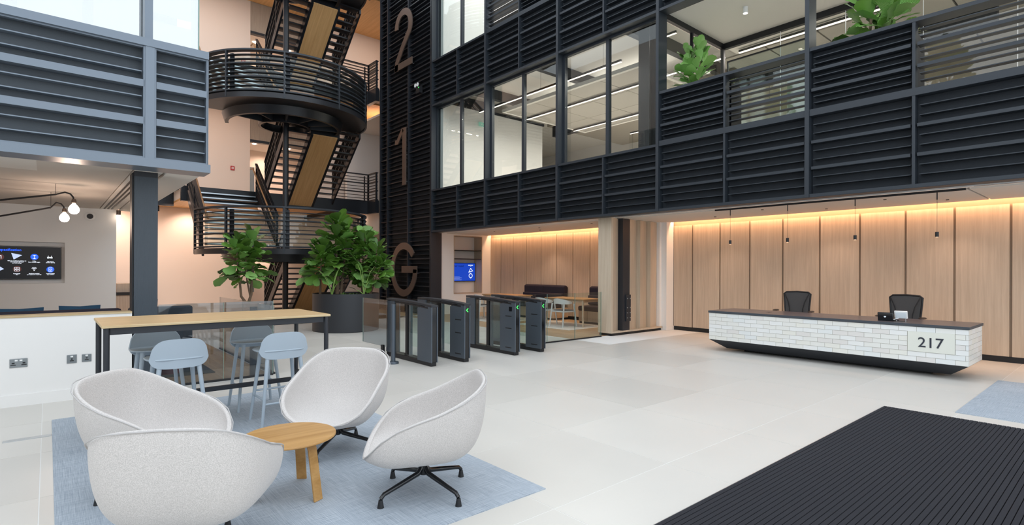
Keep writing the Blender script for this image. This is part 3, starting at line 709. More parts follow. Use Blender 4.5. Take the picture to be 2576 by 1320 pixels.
# ---- terrace recess ----
te = struct('ceiling_terrace')
ub('terrace_ceiling',M['ceil'],te,9.98,12.45,-2.2,6.62,7.0,7.06); ub('inner_ceiling',M['ceil'],te,12.45,13.6,-2.2,6.9,7.15,7.2)
nk=0
for i in range(4):
    for j_ in range(8):
        ub('mesh_ceiling_panel',M['raft'],te,13.62+i*1.0,14.58+i*1.0,-2.2+j_*1.2,-1.04+j_*1.2,7.12,7.16)
ts = struct('window_6')
def fr(a,b,c,d,e,f): ub('window_frame',M['black'],ts,a,b,c,d,e,f)
fr(9.98,12.45,6.62,6.70,6.88,7.0); fr(12.37,12.45,6.62,6.70,4.15,6.95); fr(11.0,11.05,6.63,6.69,4.15,6.9); fr(9.98,12.4,6.62,6.70,4.13,4.2)
for a,b in ((9.98,11.0),(11.05,12.37)): ub('pane',M['winglass'],ts,a,b,6.655,6.663,4.2,6.83)
t7 = struct('window_7')
ub('window_frame',M['black'],t7,12.37,12.47,-2.2,6.62,6.87,7.0)
for k_ in range(7): ub('pane',M['winglass'],t7,12.41,12.418,6.6-1.3*(k_+1)+.006,6.6-1.3*k_,4.15,6.87); ub('glass_joint',M['whitebox'],t7,12.405,12.42,6.6-1.3*(k_+1)-.004,6.6-1.3*(k_+1)+.006,4.15,6.87)
dr=thing('glass_door','black framed glass door leaf standing open at the terrace screen','door',(12.36,5.6,4.15)); 
for a in ((-.02,.02,-.9,.9,2.36,2.39),(-.02,.02,-.92,-.89,0,2.39),(-.02,.02,.89,.92,0,2.39)): ub('door_frame',M['black'],dr,*a)
ub('door_glass',M['glass'],dr,-.004,.004,-.89,.89,.02,2.36)
light_line(13.3,7.04,6.7,-1.5,'long bright ceiling light line behind the terrace glass',w_=.07)
light_line(16.4,6.75,5.4,3.9,'short office light strip low behind the terrace louvres',w_=.06)
for x,y,lab in ((10.98,5.4,'white cylinder downlight on the terrace ceiling'),):
    t_=thing('cylinder_downlight',lab,'ceiling light',(x,y,6.87)); obj('downlight_body',MB().tube([(0,0,.13),(0,0,.0)],.05,18),M['whitebox'],t_,smooth=True); obj('downlight_lens',MB().tube([(0,0,.0),(0,0,-.004)],.042,18),M['down'],t_)
o=obj('round_downlight',MB().lathe([(0,0),(.06,0),(.07,.02)],18),M['down']); o.location=(14.1,5.3,7.09); tag(o,'round downlight in the mesh ceiling behind the terrace glass','ceiling light')
for y in (5.4,2.3,-.8): spot('terrace_spot',(10.98,y,6.79),40,NEUT,(0,0,-1),140,.8,.05)
st=struct('wall_terrace_inner'); ub('terrace_core',M['ceilgrey'],st,13.0,13.3,4.6,5.4,4.12,6.0); ub('concrete_wall',M['concrete'],st,17.8,18,-2.2,6.6,4.12,7.4); ub('dark_pier',M['dark'],st,15.3,15.6,3.5,4.1,4.12,7.0); ub('dark_pier',M['dark'],st,15.3,15.6,.4,1.0,4.12,7.0)
ub('terrace_deck',M['ceilgrey'],struct('floor_terrace'),9.98,12.45,-2.2,6.62,4.12,4.15)
# ======================= STAIR =======================
CX,CY,RL = 5.62,17.5,2.45
LV={0:'ground floor',2.1:'lower half landing',4.15:'first floor',6.3:'upper half landing',8.43:'second floor',10.55:'top half landing'}
def landing(z,label):
    t=thing('stair_landing',label,'stair landing',(CX,CY,z)); c=(0,0,0); a0,a1=PI,2*PI
    obj('deck',MB().ring(c,.0,RL-.05,-.06,0,a0,a1,40).box(-RL+.05,RL-.05,0,.35,-.06,0),M['stair'],t)
    obj('fascia',MB().ring(c,RL-.03,RL+.03,-.16,-.02,a0,a1,40),M['stair'],t,smooth=True)
    obj('soffit_plate',MB().ring(c,1.62,RL-.03,-.13,-.10,a0,a1,40),M['stair'],t)
    # deep tapered ring beam
    m=MB(); n=40; pr=((1.74,-.12),(1.66,-.36),(1.56,-.36),(1.62,-.12)); vs=[];fs=[]
    for k in range(n+1):
        a=a0-.35+(a1-a0+.7)*k/n
        vs+=[(r*math.cos(a),r*math.sin(a),zz) for r,zz in pr]
    for k in range(n):
        for j in range(4): fs.append((k*4+j,(k+1)*4+j,(k+1)*4+(j+1)%4,k*4+(j+1)%4))
    obj('ring_beam',m.add(vs,fs),M['stair'],t,smooth=True)
    obj('inner_ring',MB().ring(c,.68,.76,-.36,-.14,0,2*PI,32),M['stair'],t,smooth=True)
    for k in range(6):
        a=PI+PI*(k+.5)/6; ca,sa=math.cos(a),math.sin(a)
        m=MB(); m.box(.74,1.60,-.025,.025,-.33,-.14,Matrix.Rotation(a,4,'Z')); obj('radial_rib',m,M['darkfin'],t)
    for k in range(6):
        a=PI+PI*k/5; m=MB(); 
        m.box(RL-.03,RL+.035,-.022,.022,-.14,1.1,Matrix.Rotation(a,4,'Z')); m.box(RL-.14,RL-.08,-.05+.09,.05+.09,-.02,1.05,Matrix.Rotation(a,4,'Z'))
        obj('rail_post',m,M['darkfin'],t)
    H=1.1
    for i in range(4):
        z0=.02+i*(H-.03)/3; obj('rail',MB().ring(c,RL-.13,RL+.035,z0,z0+(.035 if i<3 else .045),a0,a1,48),M['darkfin'],t)
    for i in range(3):
        for j in (1,2):
            z0=.02+(i+j/3)*(H-.03)/3; obj('thin_rail',MB().ring(c,RL-.10,RL+.03,z0,z0+.012,a0,a1,48),M['darkfin'],t)
    obj('curved_glass',MB().ring(c,RL-.20,RL-.192,.05,1.0,a0+.02,a1-.02,48),M['glass'],t,smooth=True)
    return t
landing(2.1,'curved black steel landing with louvred rail, the lowest, behind the potted figs')
landing(6.3,'curved black steel landing with louvred rail halfway between first and second floors')
landing(10.55,'curved black steel landing cut off at the top of the picture')
p=thing('stair_column','tall round black steel column in the middle of the staircase','column',(CX,CY-.1,0)); obj('column_shaft',MB().tube([(0,0,0),(0,0,13)],.085,20),M['stair'],p,smooth=True); obj('column_base',MB().lathe([(0,.03),(.2,.03),(.2,0)],20),M['stair'],p)
def sloped(t,name,x0,x1,ya,za,yb,zb,h0,h1,mat):   # bar parallel to the flight between (ya,za) and (yb,zb)
    return obj(name,MB().add([(x,y,z+h) for x in (x0,x1) for (y,z) in ((ya,za),(yb,zb)) for h in (h0,h1)],[(0,1,3,2),(4,6,7,5),(0,4,5,1),(2,3,7,6),(0,2,6,4),(1,5,7,3)]),mat,t)
def flight(kind,z0,z1,label,upfrom=None):
    # kind 'U': low end far (bridge), high end at the landing; 'D': low end at the landing, high end far
    n=12; rise=(z1-z0)/n
    if kind=='U': ya,yb=19.80,17.45; xa,xb=5.78,8.02
    else: ya,yb=17.55,19.85; xa,xb=3.45,5.36
    go=(yb-ya)/(n-1); sg=1 if go>0 else -1
    t=thing('stair_flight',label,'stair flight',((xa+xb)/2,(ya+yb)/2,z0)); ox,oy=(xa+xb)/2,(ya+yb)/2; 
    A=(ya-oy,0.0); B=(yb-oy,z1-z0-rise*.6)
    tr=MB().box(xa-ox,xb-ox,-.14,.14,-.045,0).mesh('tread',M['stair']); ns=MB().box(xa-ox+.01,xb-ox-.01,-.016,.012,-.03,.006).mesh('nosing',M['nosing'] if kind=='D' else M['stair'])
    for i in range(1,n):
        y=ya-oy+go*(i-.5); tt=put('tread',tr,t,(0,y,rise*i)); put('nosing',ns,tt,(0,-.14*sg,0))
    if kind=='U':
        sloped(t,'spine_soffit',6.50-ox,7.30-ox,*A,*B,-.34,-.30,M['stairoak'])
        sloped(t,'spine_box',6.50-ox,7.30-ox,*A,*B,-.30,-.06,M['stair'])
        for x0 in (6.42,7.30): sloped(t,'stringer',x0-ox,x0+.08-ox,*A,*B,-.35,-.02,M['stair'])
    sides=((xa-.10,xa-.04),(xb+.04,xb+.10))
    for x0,x1 in sides:
        x0-=ox;x1-=ox
        sloped(t,'outer_stringer',x0,x1,*A,*B,-.20,.10,M['stair'])
        for h in (.42,.72): sloped(t,'rail',x0+.0,x1,*A,*B,h,h+.045,M['stair'])
        for h in (.22,.32,.52,.62,.82,.92): sloped(t,'thin_rail',x0+.01,x1-.01,*A,*B,h,h+.012,M['stair'])
        sloped(t,'top_rail',x0-.01,x1+.01,*A,*B,1.05,1.10,M['stair'])
        for f in (.03,.5,.97):
            y=A[0]+(B[0]-A[0])*f; z=A[1]+(B[1]-A[1])*f; ub('rail_post',M['stair'],t,x0-.005,x1+.005,y-.02,y+.02,z-.1,z+1.08)
    if kind=='D':
        for x in (xa-ox+.04,xb-ox-.04):
            pts=[(x,A[0]-.1*sg,A[1]+.88),(x,A[0],A[1]+.90),(x,B[0],B[1]+.92),(x,B[0]+.25*sg,B[1]+.92)]
            obj('handrail',MB().tube(pts,.026,10),M['handrail'],t,smooth=True)
    return t
flight('U',0,2.1,'lowest stair flight rising from the ground floor, oak clad underside behind the figs')
flight('D',2.1,4.15,'stair flight with bright nosings and oak handrails down from the first floor')
flight('U',4.15,6.3,'stair flight with honey oak underside rising from the first floor')
flight('D',6.3,8.43,'stair flight with oak handrails behind the upper curved landing')
flight('U',8.43,10.55,'topmost stair flight with honey oak underside, rising out of the picture')
# bridge balustrades
def straight_rail(name,label,pts,z):
    t=thing(name,label,'balustrade',(pts[0][0],pts[0][1],z)); ox,oy=pts[0][:2]
    for (x0,y0),(x1,y1) in zip(pts[:-1],pts[1:]):
        d=Vector((x1-x0,y1-y0,0)); L=d.length; mt=Matrix.Translation((x0-ox,y0-oy,0))@Matrix.Rotation(math.atan2(d.y,d.x),4,'Z')
        for i in range(4): obj('rail',MB().box(0,L,-.035,.08,.03+i*.345,.065+i*.345,mt),M['stair'],t)
        for i in range(3):
            for j in (1,2): obj('thin_rail',MB().box(0,L,-.03,.06,.03+(i+j/3)*.345,.043+(i+j/3)*.345,mt),M['stair'],t)
        n=max(1,int(round(L/1.2)))
        for i in range(n+1):
            obj('rail_post',MB().box(L*i/n-.02,L*i/n+.02,-.035,.035,0,1.1,mt).box(L*i/n-.15,L*i/n-.11,.04,.08,0,1.02,mt) if i else MB().box(L*i/n-.02,L*i/n+.02,-.035,.035,0,1.1,mt),M['stair'],t)
for z,nm in ((4.15,'first'),(8.43,'second')):
    straight_rail('bridge_rail','black louvred rail of the %s floor bridge beside the lift tower'%nm,[(8.2,19.86),(9.56,19.86),(9.56,19.16)],z)
    straight_rail('bridge_rail','black louvred rail of the %s floor bridge left of the stairs'%nm,[(-1.0,21.9),(3.25,21.9),(3.25,19.9)],z)
# fire alarm points
for (x,z,l) in ((5.50,5.48,'first floor level'),(5.88,9.78,'second floor level'),(5.56,1.17,'ground floor level')):
    t=thing('fire_alarm_point','small red fire alarm sign on the back wall at %s'%l,'alarm',(x,23.28,z)); ub('call_point',M['redbox'],t,-.07,.07,-.01,.02,-.08,.08); ub('flame_symbol',M['whitebox'],t,-.035,.035,-.013,-.01,-.04,.045); ub('symbol_core',M['redbox'],t,-.012,.012,-.016,-.013,-.02,.02)
# ---- floor letters on the tower ----
xa,xb=XF-.10,XF-.06
def letter(name,label,m,loc):
    t=thing(name,label,'sign',loc); obj('letter_face',m,M['bronze'],t); return t
# G
import math as _m
pts=[(.93-.0+.80*math.cos(a),.97+.84*math.sin(a)) for a in [R(38)+i*(R(360-38-0)-0)/34 for i in range(35)]]
th='large bronzed metal letter G for the ground floor at the foot of the tower'
def gl(path,width): return ribbon([(-p[0],p[1]) for p in path],width,0,.035,'X')
G=[(.925+.80*math.cos(a),.96+.84*math.sin(a)) for a in [R(36+i*(360-36)/36) for i in range(37)]]
t=letter('floor_letter',th,gl(G,.24),(xa,18.07,.57)); obj('letter_bar',gl([(.80,.96),(1.84,.96)],.24),M['bronze'],t)
one=[(.36,0),(.36,2.03)]
t=letter('floor_letter','large bronzed metal numeral 1 on the tower above the G',gl([(.65,0),(.65,2.04)],.235),(xa,17.775,4.53)); obj('letter_flag',gl([(.0,1.60),(.17,1.60),(.56,2.0)],.17),M['bronze'],t)
two=[(.12,1.50)]+[(.62+.50*math.cos(a),1.50+.50*math.sin(a)) for a in [R(180-i*215/20) for i in range(1,21)]]+[(.55,.75),(.16,.30),(.12,.0)]
t=letter('floor_letter','large bronzed metal numeral 2 near the top of the tower',gl(two,.235),(xa,17.83,8.70)); obj('letter_foot',gl([(.02,.12),(1.24,.12)],.235),M['bronze'],t)
for (y,z) in ((17.1,9.9),(16.7,8.75),(17.05,4.65),(17.05,5.6),(16.3,1.4)): obj('stand_off',MB().tube([(xb-.01,y,z),(XF+.05,y,z)],.012,6),M['alu'],tw)
# emergency twin spot on the tower
t=thing('emergency_twin_spot','emergency light with two white round lamps on the dark tower between 1 and 2','emergency light',(9.58,16.15,7.70))
ub('lamp_body',M['black'],t,-.02,.1,-.14,.10,-.16,.06); ub('status_led',M['green'],t,-.025,-.02,-.10,-.07,-.0,.03)
for q in (.13,-.02): obj('lamp_head',MB().tube([(.06,q,.13),(-.02,q,.13)],[.05,.075],14),M['black'],t,smooth=True); obj('lamp_lens',MB().tube([(-.021,q,.13),(-.03,q,.13)],.068,14),M['whitebox'],t)
# ======================= RECEPTION DESK =======================
d=thing('reception_desk','long pale brick reception desk with dark counter and number 217 plaque','desk',(9.70,3.53,0))
YA,YBk=1.94,-1.945                                        # local left and right ends
BH=.0727; zb=.216; D=.95
obj('desk_core',MB().box(.005,D,YBk+.006,YA-.012,zb,.725),M['mortar'],d)
obj('tapered_plinth',MB().add([(.0,YA,zb),(.0,YBk,zb),(D,YBk,zb),(D,YA,zb),(.24,YA-.24,.045),(.24,YBk+.24,.045),(D-.2,YBk+.24,.045),(D-.2,YA-.24,.045)],[(0,1,2,3),(4,7,6,5),(0,4,5,1),(1,5,6,2),(2,6,7,3),(3,7,4,0)]),M['plinth'],d)
obj('recessed_base',MB().box(.4,D-.35,YBk+.5,YA-.5,0,.05),M['black'],d)
BLn=.225; g=.0045
for r_ in range(7):
    z0=zb+r_*BH+g/2; z1=z0+BH-g
    off=(0 if r_%2==0 else BLn/2)
    y=YA; first=BLn*.62-off if BLn*.62-off>.03 else BLn*.62-off+BLn
    edges=[YA]; yy=YA-first
    while yy>YBk+.03: edges.append(yy); yy-=BLn
    edges.append(YBk)
    for a,b in zip(edges[:-1],edges[1:]):
        segs=[(a-g/2,b+g/2)]
        if 2<=r_<=5:      # plaque gap
            p0,p1=2.291-3.53+.003,1.733-3.53-.003; new=[]
            for s0,s1 in segs:
                if s1>=p0 or s0<=p1: new.append((s0,s1))
                else:
                    if s0>p0+.02: new.append((s0,p0+.0))
                    if s1<p1-.02: new.append((p1,s1))
            segs=new
        for s0,s1 in segs:
            if s0-s1>.015: ub('brick',M['brick'],d,0,.016,s1,s0,z0,z1)
    x=.0; sh=[0]+[ (.11 if r_%2 else .225)+.225*k for k in range(5)]; sh=[q for q in sh if q<D-.03]+[D]
    for a,b in zip(sh[:-1],sh[1:]): ub('brick',M['brick'],d,max(a,.0165)+g/2,b-g/2,YBk,YBk+.014,z0,z1)
obj('counter',MB().box(-.012,D+.02,YBk-.012,YA+.012,.727,.766),M['counteredge'],d,bevel=.002)
obj('counter_top',MB().box(-.010,D+.018,YBk-.010,YA+.010,.766,.7675),M['counter'],d)
ub('plaque',M['plaque'],d,-.006,.012,1.736-3.53,2.288-3.53,.364,.654)
text('plaque_number','217',.205,M['ink'],d,(-.0085,2.012-3.53,.434),'-X',align='CENTER',ext=.002,sx=1.0,bold=.001)
ub('cable_cover',M['black'],d,.42,.55,.98,1.04,.7675,.769)
# desk phone and card display
t=thing('desk_phone','black desk phone on the counter, seen from behind','phone',(9.93,2.62,.767))
obj('phone_body',MB().prism([(-.05,0),(.09,0),(.04,.10),(-.06,.135),(-.075,.12)],'Y',-.10,.10),M['blackgloss'],t,bevel=.006)
obj('phone_foot',MB().box(-.02,.06,-.11,-.06,0,.03),M['black'],t,bevel=.004); obj('phone_badge',MB().lathe([(0,.0),(.016,.0)],12),M['alu'],t).matrix_local=Matrix.Translation((-.068,0,.07))@Matrix.Rotation(R(-78),4,'Y')
obj('phone_cord',MB().tube([(.0,-.1,.02),(-.03,-.14,.03),(-.02,-.17,.015),(.01,-.15,.01)],.006,6),M['black'],t,smooth=True)
t=thing('tablet_display','white tablet display on a clear stand beside the phone','tablet',(9.94,2.43,.767))
mt=Matrix.Translation((0,0,.10))@Matrix.Rotation(R(-14),4,'Y')
obj('tablet_body',MB().box(-.012,.012,-.085,.085,-.055,.065,mt),M['whitebox'],t,bevel=.008); obj('tablet_back',MB().box(-.0145,-.012,-.065,.065,-.045,.04,mt),M['blind'],t)
obj('stand_base',MB().box(-.05,.06,-.08,.09,0,.006),M['glass'],t); [obj('stand_leg',MB().tube([(.0,q,.006),(.0,q,.05)],.004,6),M['alu'],t) for q in (-.06,.06)]
obj('white_cable',MB().tube([(.0,.03,.05),(-.04,.08,.03),(-.03,.13,.02)],.006,6),M['whitebox'],t,smooth=True)
# mesh office chairs behind the desk
def office_chair(loc,rot,label):
    t=thing('office_chair',label,'chair',loc,rot,'office chairs behind the reception desk')   # faces -x
    out=[(-.20,.46),(-.215,.70),(-.235,.95),(-.245,1.08),(-.20,1.115),(0,1.125),(.20,1.115),(.245,1.08),(.235,.95),(.215,.70),(.20,.46)]
    obj('back_frame',MB().tube([(.24+.03*abs(y)*0+.05*(z-.7),y,z) for y,z in out]+[(.24+.05*(.46-.7),-.20,.46)],.016,8),M['black'],t,smooth=True)
    obj('back_mesh',MB().add([(.235+.05*(z-.7),y,z) for y,z in out],[tuple(range(len(out)))]),M['lilac'],t)
    for s in (-1,1): obj('back_brace',MB().tube([(.215,s*.22,1.08),(.20,s*.15,.92),(.19,s*.12,.78),(.19,s*.115,.5)],.009,6),M['black'],t,smooth=True)
    obj('seat',MB().box(-.24,.24,-.24,.24,.44,.51),M['black'],t,bevel=.03)
    for s in (-1,1):
        obj('armrest',MB().lathe([(0,.028),(.035,.024),(.05,.01),(.04,0),(0,0)],16),M['black'],t,smooth=True).matrix_local=Matrix.Translation((.02,s*.32,.745))@Matrix.Diagonal((2.2,1.1,1,1))
        obj('arm_post',MB().tube([(.04,s*.24,.47),(.05,s*.32,.52),(.03,s*.32,.75)],.014,8),M['black'],t,smooth=True)
    obj('gas_lift',MB().tube([(0,0,.08),(0,0,.44)],.028,12),M['black'],t,smooth=True)
    for k in range(5):
        a=2*PI*k/5+.3; obj('base_arm',MB().tube([(0,0,.10),(.29*math.cos(a),.29*math.sin(a),.065)],[.025,.014],8),M['black'],t,smooth=True)
        obj('castor',MB().tube([(.29*math.cos(a)-.02,.29*math.sin(a),.028),(.29*math.cos(a)+.02,.29*math.sin(a),.028)],.028,12),M['black'],t,smooth=True)
    return t
oc=office_chair((11.05,4.47,0),R(4),'black mesh office chair behind the left half of the brick desk')
dup(oc,(11.05,2.72,0),R(-6),'black mesh office chair behind the phone and white tablet on the desk','office chairs behind the reception desk')
# pendant track
t=thing('pendant_track','long black ceiling track carrying four small pendants above the desk','track',(10.30,3.7,2.74)); ub('track_rail',M['black'],t,-.018,.018,-1.98,1.98,-.0,.05)
PD=[5.62,4.469,3.321,2.163]; nm=['leftmost','second from left','third from left','rightmost']
PX=10.30
for y0,(px,l) in zip(PD,zip((1837,1981,2151,2357),nm)):
    y=y0*PX/10.8
    t=thing('pendant_lamp','small black cylinder pendant above the reception desk, %s of the four'%l,'pendant lamp',(PX,y,2.10),0,'pendants above the desk')
    obj('shade',MB().tube([(0,0,-.035),(0,0,.038)],.024,16),M['black'],t,smooth=True); obj('cord',MB().tube([(0,0,.035),(0,0,.58)],.0025,5),M['black'],t); obj('cord_grip',MB().tube([(0,0,.53),(0,0,.66)],.008,8),M['black'],t)
    obj('lens',MB().tube([(0,0,-.036),(0,0,-.040)],.016,12),M['softlens'],t); spot('pendant_beam',(PX,y,2.05),14,WARM2,(0,0,-1),80)
# ======================= TURNSTILES =======================
def gate(x,label,arrow=True,slots=True):
    t=thing('turnstile',label,'turnstile',(x,7.33,0)); w_=.062; L=1.50
    obj('base',MB().box(-w_+.008,w_-.008,.03,L,0,.075),M['black'],t,bevel=.01)
    for s in (-1,1):
        xa_=s*w_; xb_=s*(w_-.02)
        obj('front_panel',MB().prism([(.0,.06),(.43,.06),(.43,.915),(.33,.93),(.10,.965),(.03,.975),(.0,.95)],'X',min(xa_,xb_),max(xa_,xb_)),M['metalgrey'],t,bevel=.006)
        obj('rear_panel',MB().prism([(1.22,.075),(L,.075),(L,.985),(1.22,.985)],'X',min(xa_,xb_),max(xa_,xb_)),M['metalgrey'],t)
    ub('core_black',M['blackgloss'],t,-w_+.02,w_-.02,.012,.42,.07,.955)
    ub('rear_core',M['black'],t,-w_+.02,w_-.02,1.23,L-.01,.07,.98)
    top=[]; bot=[]
    for i in range(15):
        u=i/14; y=.0+u*L; z=.972+.055*(1-(1-u)**2.2); top.append((y,z)); bot.append((y,z-.035))
    obj('top_rail',MB().prism(top+bot[::-1],'X',-w_-.004,w_+.004),M['dark'],t,bevel=.004)
    for s in (-1,1): obj('rail_groove',MB().prism([(y,z-.006-.035) for y,z in top[1:12]]+[(y,z-.032-.035) for y,z in top[1:12]][::-1],'X',s*(w_)-.001,s*(w_)+.001),M['black'],t)
    ub('centre_post',M['black'],t,-.03,.03,.80,.88,.07,.99); ub('hinge_post',M['metalgrey'],t,-.025,.025,.73,.77,.07,.97)
    for a,b in ((.43,.73),(.88,1.22)):
        ub('side_glass',M['glass'],t,-.045,-.039,a,b,.075,.955)
    ub('gate_leaf',M['glass'],t,-.004,.004,.50,.78,.25,.93)
    ub('bottom_rail',M['blackgloss'],t,-.03,.03,.42,1.22,.07,.10)
    if slots:
        for z in (.70,.48,.13): ub('card_slot',M['black'],t,-w_-.0015,-w_,.10,.27,z-.008,z+.008)
    if arrow:
        obj('green_arrow',ribbon([(.016,.90),(-.018,.87),(.016,.84)],.012,-.004,-.001,'Y').__class__() if 0 else ribbon([(.018,.895),(-.016,.865),(.018,.835)],.011,.006,.010,'Y'),M['green'],t,label='glowing green chevron')
    return t
gate(4.67,'dark grey turnstile cabinet nearest the lounge chairs, without an arrow',False,False)
gate(5.31,'dark grey turnstile cabinet with green arrow, second from left')
g3=gate(6.42,'dark grey turnstile cabinet with green arrow and black card reader, third from left'); ub('card_reader',M['blackgloss'],g3,-.066,-.062,.09,.17,.79,.87)
gate(7.06,'dark grey turnstile cabinet with green arrow beside the glass balustrade')
t=thing('glass_gate_leaf','clear glass gate leaf fixed behind the first turnstile','glass panel',(4.56,9.15,0)); obj('leaf_pane',MB().box(-.006,.006,-.45,.52,.17,1.0),M['smoke'],t); obj('leaf_edge',MB().box(-.007,.007,.515,.522,.17,1.0),M['greenedge'],t); ub('leaf_clip',M['black'],t,-.02,.02,-.32,-.24,0,.19)
t=thing('bollard_post','slim grey round steel post on a disc base beside the first turnstile','post',(4.30,8.0,0)); obj('post_shaft',MB().tube([(0,0,0),(0,0,.97)],.036,20),M['metalgrey'],t,smooth=True); obj('post_base',MB().lathe([(0,.035),(.085,.035),(.09,.025),(.09,0)],24),M['metalgrey'],t,smooth=True)
# glass balustrades
def glassrun(label,pts,h,ch=True,mat='glass'):
    t=thing('glass_balustrade',label,'glass balustrade',(pts[0][0],pts[0][1],0)); ox,oy=pts[0]
    for (x0,y0),(x1,y1) in zip(pts[:-1],pts[1:]):
        dv=Vector((x1-x0,y1-y0,0)); L=dv.length; mt=Matrix.Translation((x0-ox,y0-oy,0))@Matrix.Rotation(math.atan2(dv.y,dv.x),4,'Z')
        obj('glass_pane',MB().box(.006,L-.006,-.006,.006,.01,h,mt),M[mat],t); obj('pane_edge',MB().box(L-.006,L,-.007,.007,.01,h,mt),M['greenedge'],t)
        if ch: obj('floor_channel',MB().box(0,L,-.02,.02,0,.025,mt),M['black'],t)
glassrun('clear glass balustrade with black floor channel between turnstiles and timber fins',[(7.15,8.16),(7.97,8.16),(8.82,8.16),(9.70,8.16)],1.03)
glassrun('clear glass screen along the lounge edge behind the bar table',[(1.08,8.27),(1.85,8.27),(2.50,8.27)],1.08,mat='smoke')
glassrun('clear glass screen returning beside the lounge timber floor',[(2.53,8.32),(2.53,10.0),(2.53,11.6)],1.0,mat='smoke')
t=thing('screen_post','short dark round post at the corner of the lounge glass screen','post',(2.25,8.33,0)); obj('post_shaft',MB().tube([(0,0,0),(0,0,1.0)],.05,16),M['dark'],t,smooth=True)
# ======================= MEETING AREA =======================
def wood_table(loc,L,W,label):
    t=thing('meeting_table',label,'table',loc); obj('table_top',MB().box(-W/2,W/2,-L/2,L/2,.725,.75),M['oakY'],t,bevel=.006)
    for sx_ in (-1,1):
        for sy_ in (-1,1): obj('leg',MB().tube([(sx_*(W/2-.05),sy_*(L/2-.07),.725),(sx_*(W/2-.04),sy_*(L/2-.05),0)],[.032,.024],12),M['oak'],t,smooth=True)
    obj('apron',MB().box(-W/2+.06,W/2-.06,-L/2+.08,-L/2+.10,.66,.725).box(-W/2+.06,W/2-.06,L/2-.10,L/2-.08,.66,.725).box(-W/2+.06,-W/2+.08,-L/2+.1,L/2-.1,.66,.725).box(W/2-.08,W/2-.06,-L/2+.1,L/2-.1,.66,.725),M['oak'],t)
wood_table((11.20,10.45,0),1.5,.76,'pale oak table in front of the right-hand charcoal sofa')
wood_table((11.05,13.15,0),1.55,.80,'pale oak table in front of the left-hand charcoal sofa')
def booth(loc,L,label):
    t=thing('booth_sofa',label,'sofa',loc)
    obj('backrest',MB().prism([(.14,.50),(.30,.50),(.33,1.0),(.24,1.06),(.14,1.02)],'Y',-L/2,L/2),M['darkfabric'],t,bevel=.03)
    obj('back_cushion',MB().box(.06,.16,-L/2+.02,L/2-.02,.52,.80),M['darkfabric'],t,bevel=.03)
    obj('seat',MB().box(-.35,.20,-L/2,L/2,.36,.50),M['darkfabric'],t,bevel=.04)
    obj('plinth',MB().box(-.30,.33,-L/2,L/2,.06,.36),M['oak'],t); obj('plinth_base',MB().box(-.27,.33,-L/2,L/2,0,.06),M['black'],t)
    obj('piping_seam',MB().box(.136,.142,-.004,.004,.8,1.03),M['black'],t)
    for q in (-.3,): obj('plinth_socket',MB().tube([(-.300,q,.22),(-.304,q,.22)],.035,14),M['black'],t)
    for q in (-.55,.1,.6): ub('drawer_gap',M['black'],t,-.3015,-.30,q-.003,q+.003,.07,.35)
booth((12.0,12.62,0),1.85,'charcoal booth sofa with timber plinth, left of two against the panels')
booth((12.0,9.75,0),1.85,'charcoal booth sofa with timber plinth, right of two, partly behind the fins')
def arm_chair(loc,rot,label):       # faces +x
    t=thing('meeting_chair',label,'chair',loc,rot,'pale grey wooden chairs in the meeting area')
    for sx_,sy_ in ((-1,-1),(-1,1),(1,-1),(1,1)):
        obj('leg',MB().tube([(sx_*.27,sy_*.25,0),(sx_*.19,sy_*.22,.64 if sx_<0 else .62)],[.018,.022],8),M['chairwhite'],t,smooth=True)
    obj('seat_frame',MB().box(-.2,.22,-.225,.225,.40,.435),M['chairwhite'],t,bevel=.01); obj('seat_pad',MB().box(-.18,.20,-.20,.20,.435,.46),M['greyfabric'],t,bevel=.012)
    n=17; m=MB(); vs=[];fs=[]
    for i in range(n):
        a=R(-110+220*i/(n-1)); q=abs(i-(n-1)/2)/((n-1)/2); hh=.06*(1-q**2)+.012; r0=.26
        x=-.23*math.cos(a)*1.0+.0; y=.285*math.sin(a); x2=x*.92;y2=y*.92
        zc=.70-.05*q
        for (xx,yy,zz) in ((x,y,zc-hh),(x,y,zc+hh),(x2,y2,zc+hh),(x2,y2,zc-hh)): vs.append((xx,yy,zz))
    for i in range(n-1):
        for j in range(4): fs.append((i*4+j,(i+1)*4+j,(i+1)*4+(j+1)%4,i*4+(j+1)%4))
    fs+= [(3,2,1,0),tuple((n-1)*4+j for j in range(4))]
    obj('back_hoop',m.add(vs,fs),M['chairwhite'],t,smooth=True)
    return t
ac=arm_chair((10.62,10.26,0),R(0),'pale grey wooden chair at the right meeting table, nearest the timber fins')
G='pale grey wooden chairs in the meeting area'
dup(ac,(10.62,11.0,0),R(4),'pale grey wooden chair at the right meeting table, farther from the timber fins',G)
dup(ac,(10.25,13.4,0),R(-5),'pale grey wooden chair at the left meeting table, below the niche',G)
dup(ac,(10.3,12.6,0),R(6),'pale grey wooden chair at the left meeting table, seen through the third turnstile',G)
o=obj('area_rug',MB().box(10.05,11.62,9.5,11.6,0,.008),M['rug3']); tag(o,'pale grey rug under the right meeting table','rug')
o=obj('area_rug',MB().box(9.8,11.6,12.1,14.2,0,.008),M['rug3']); tag(o,'pale grey rug under the left meeting table','rug')
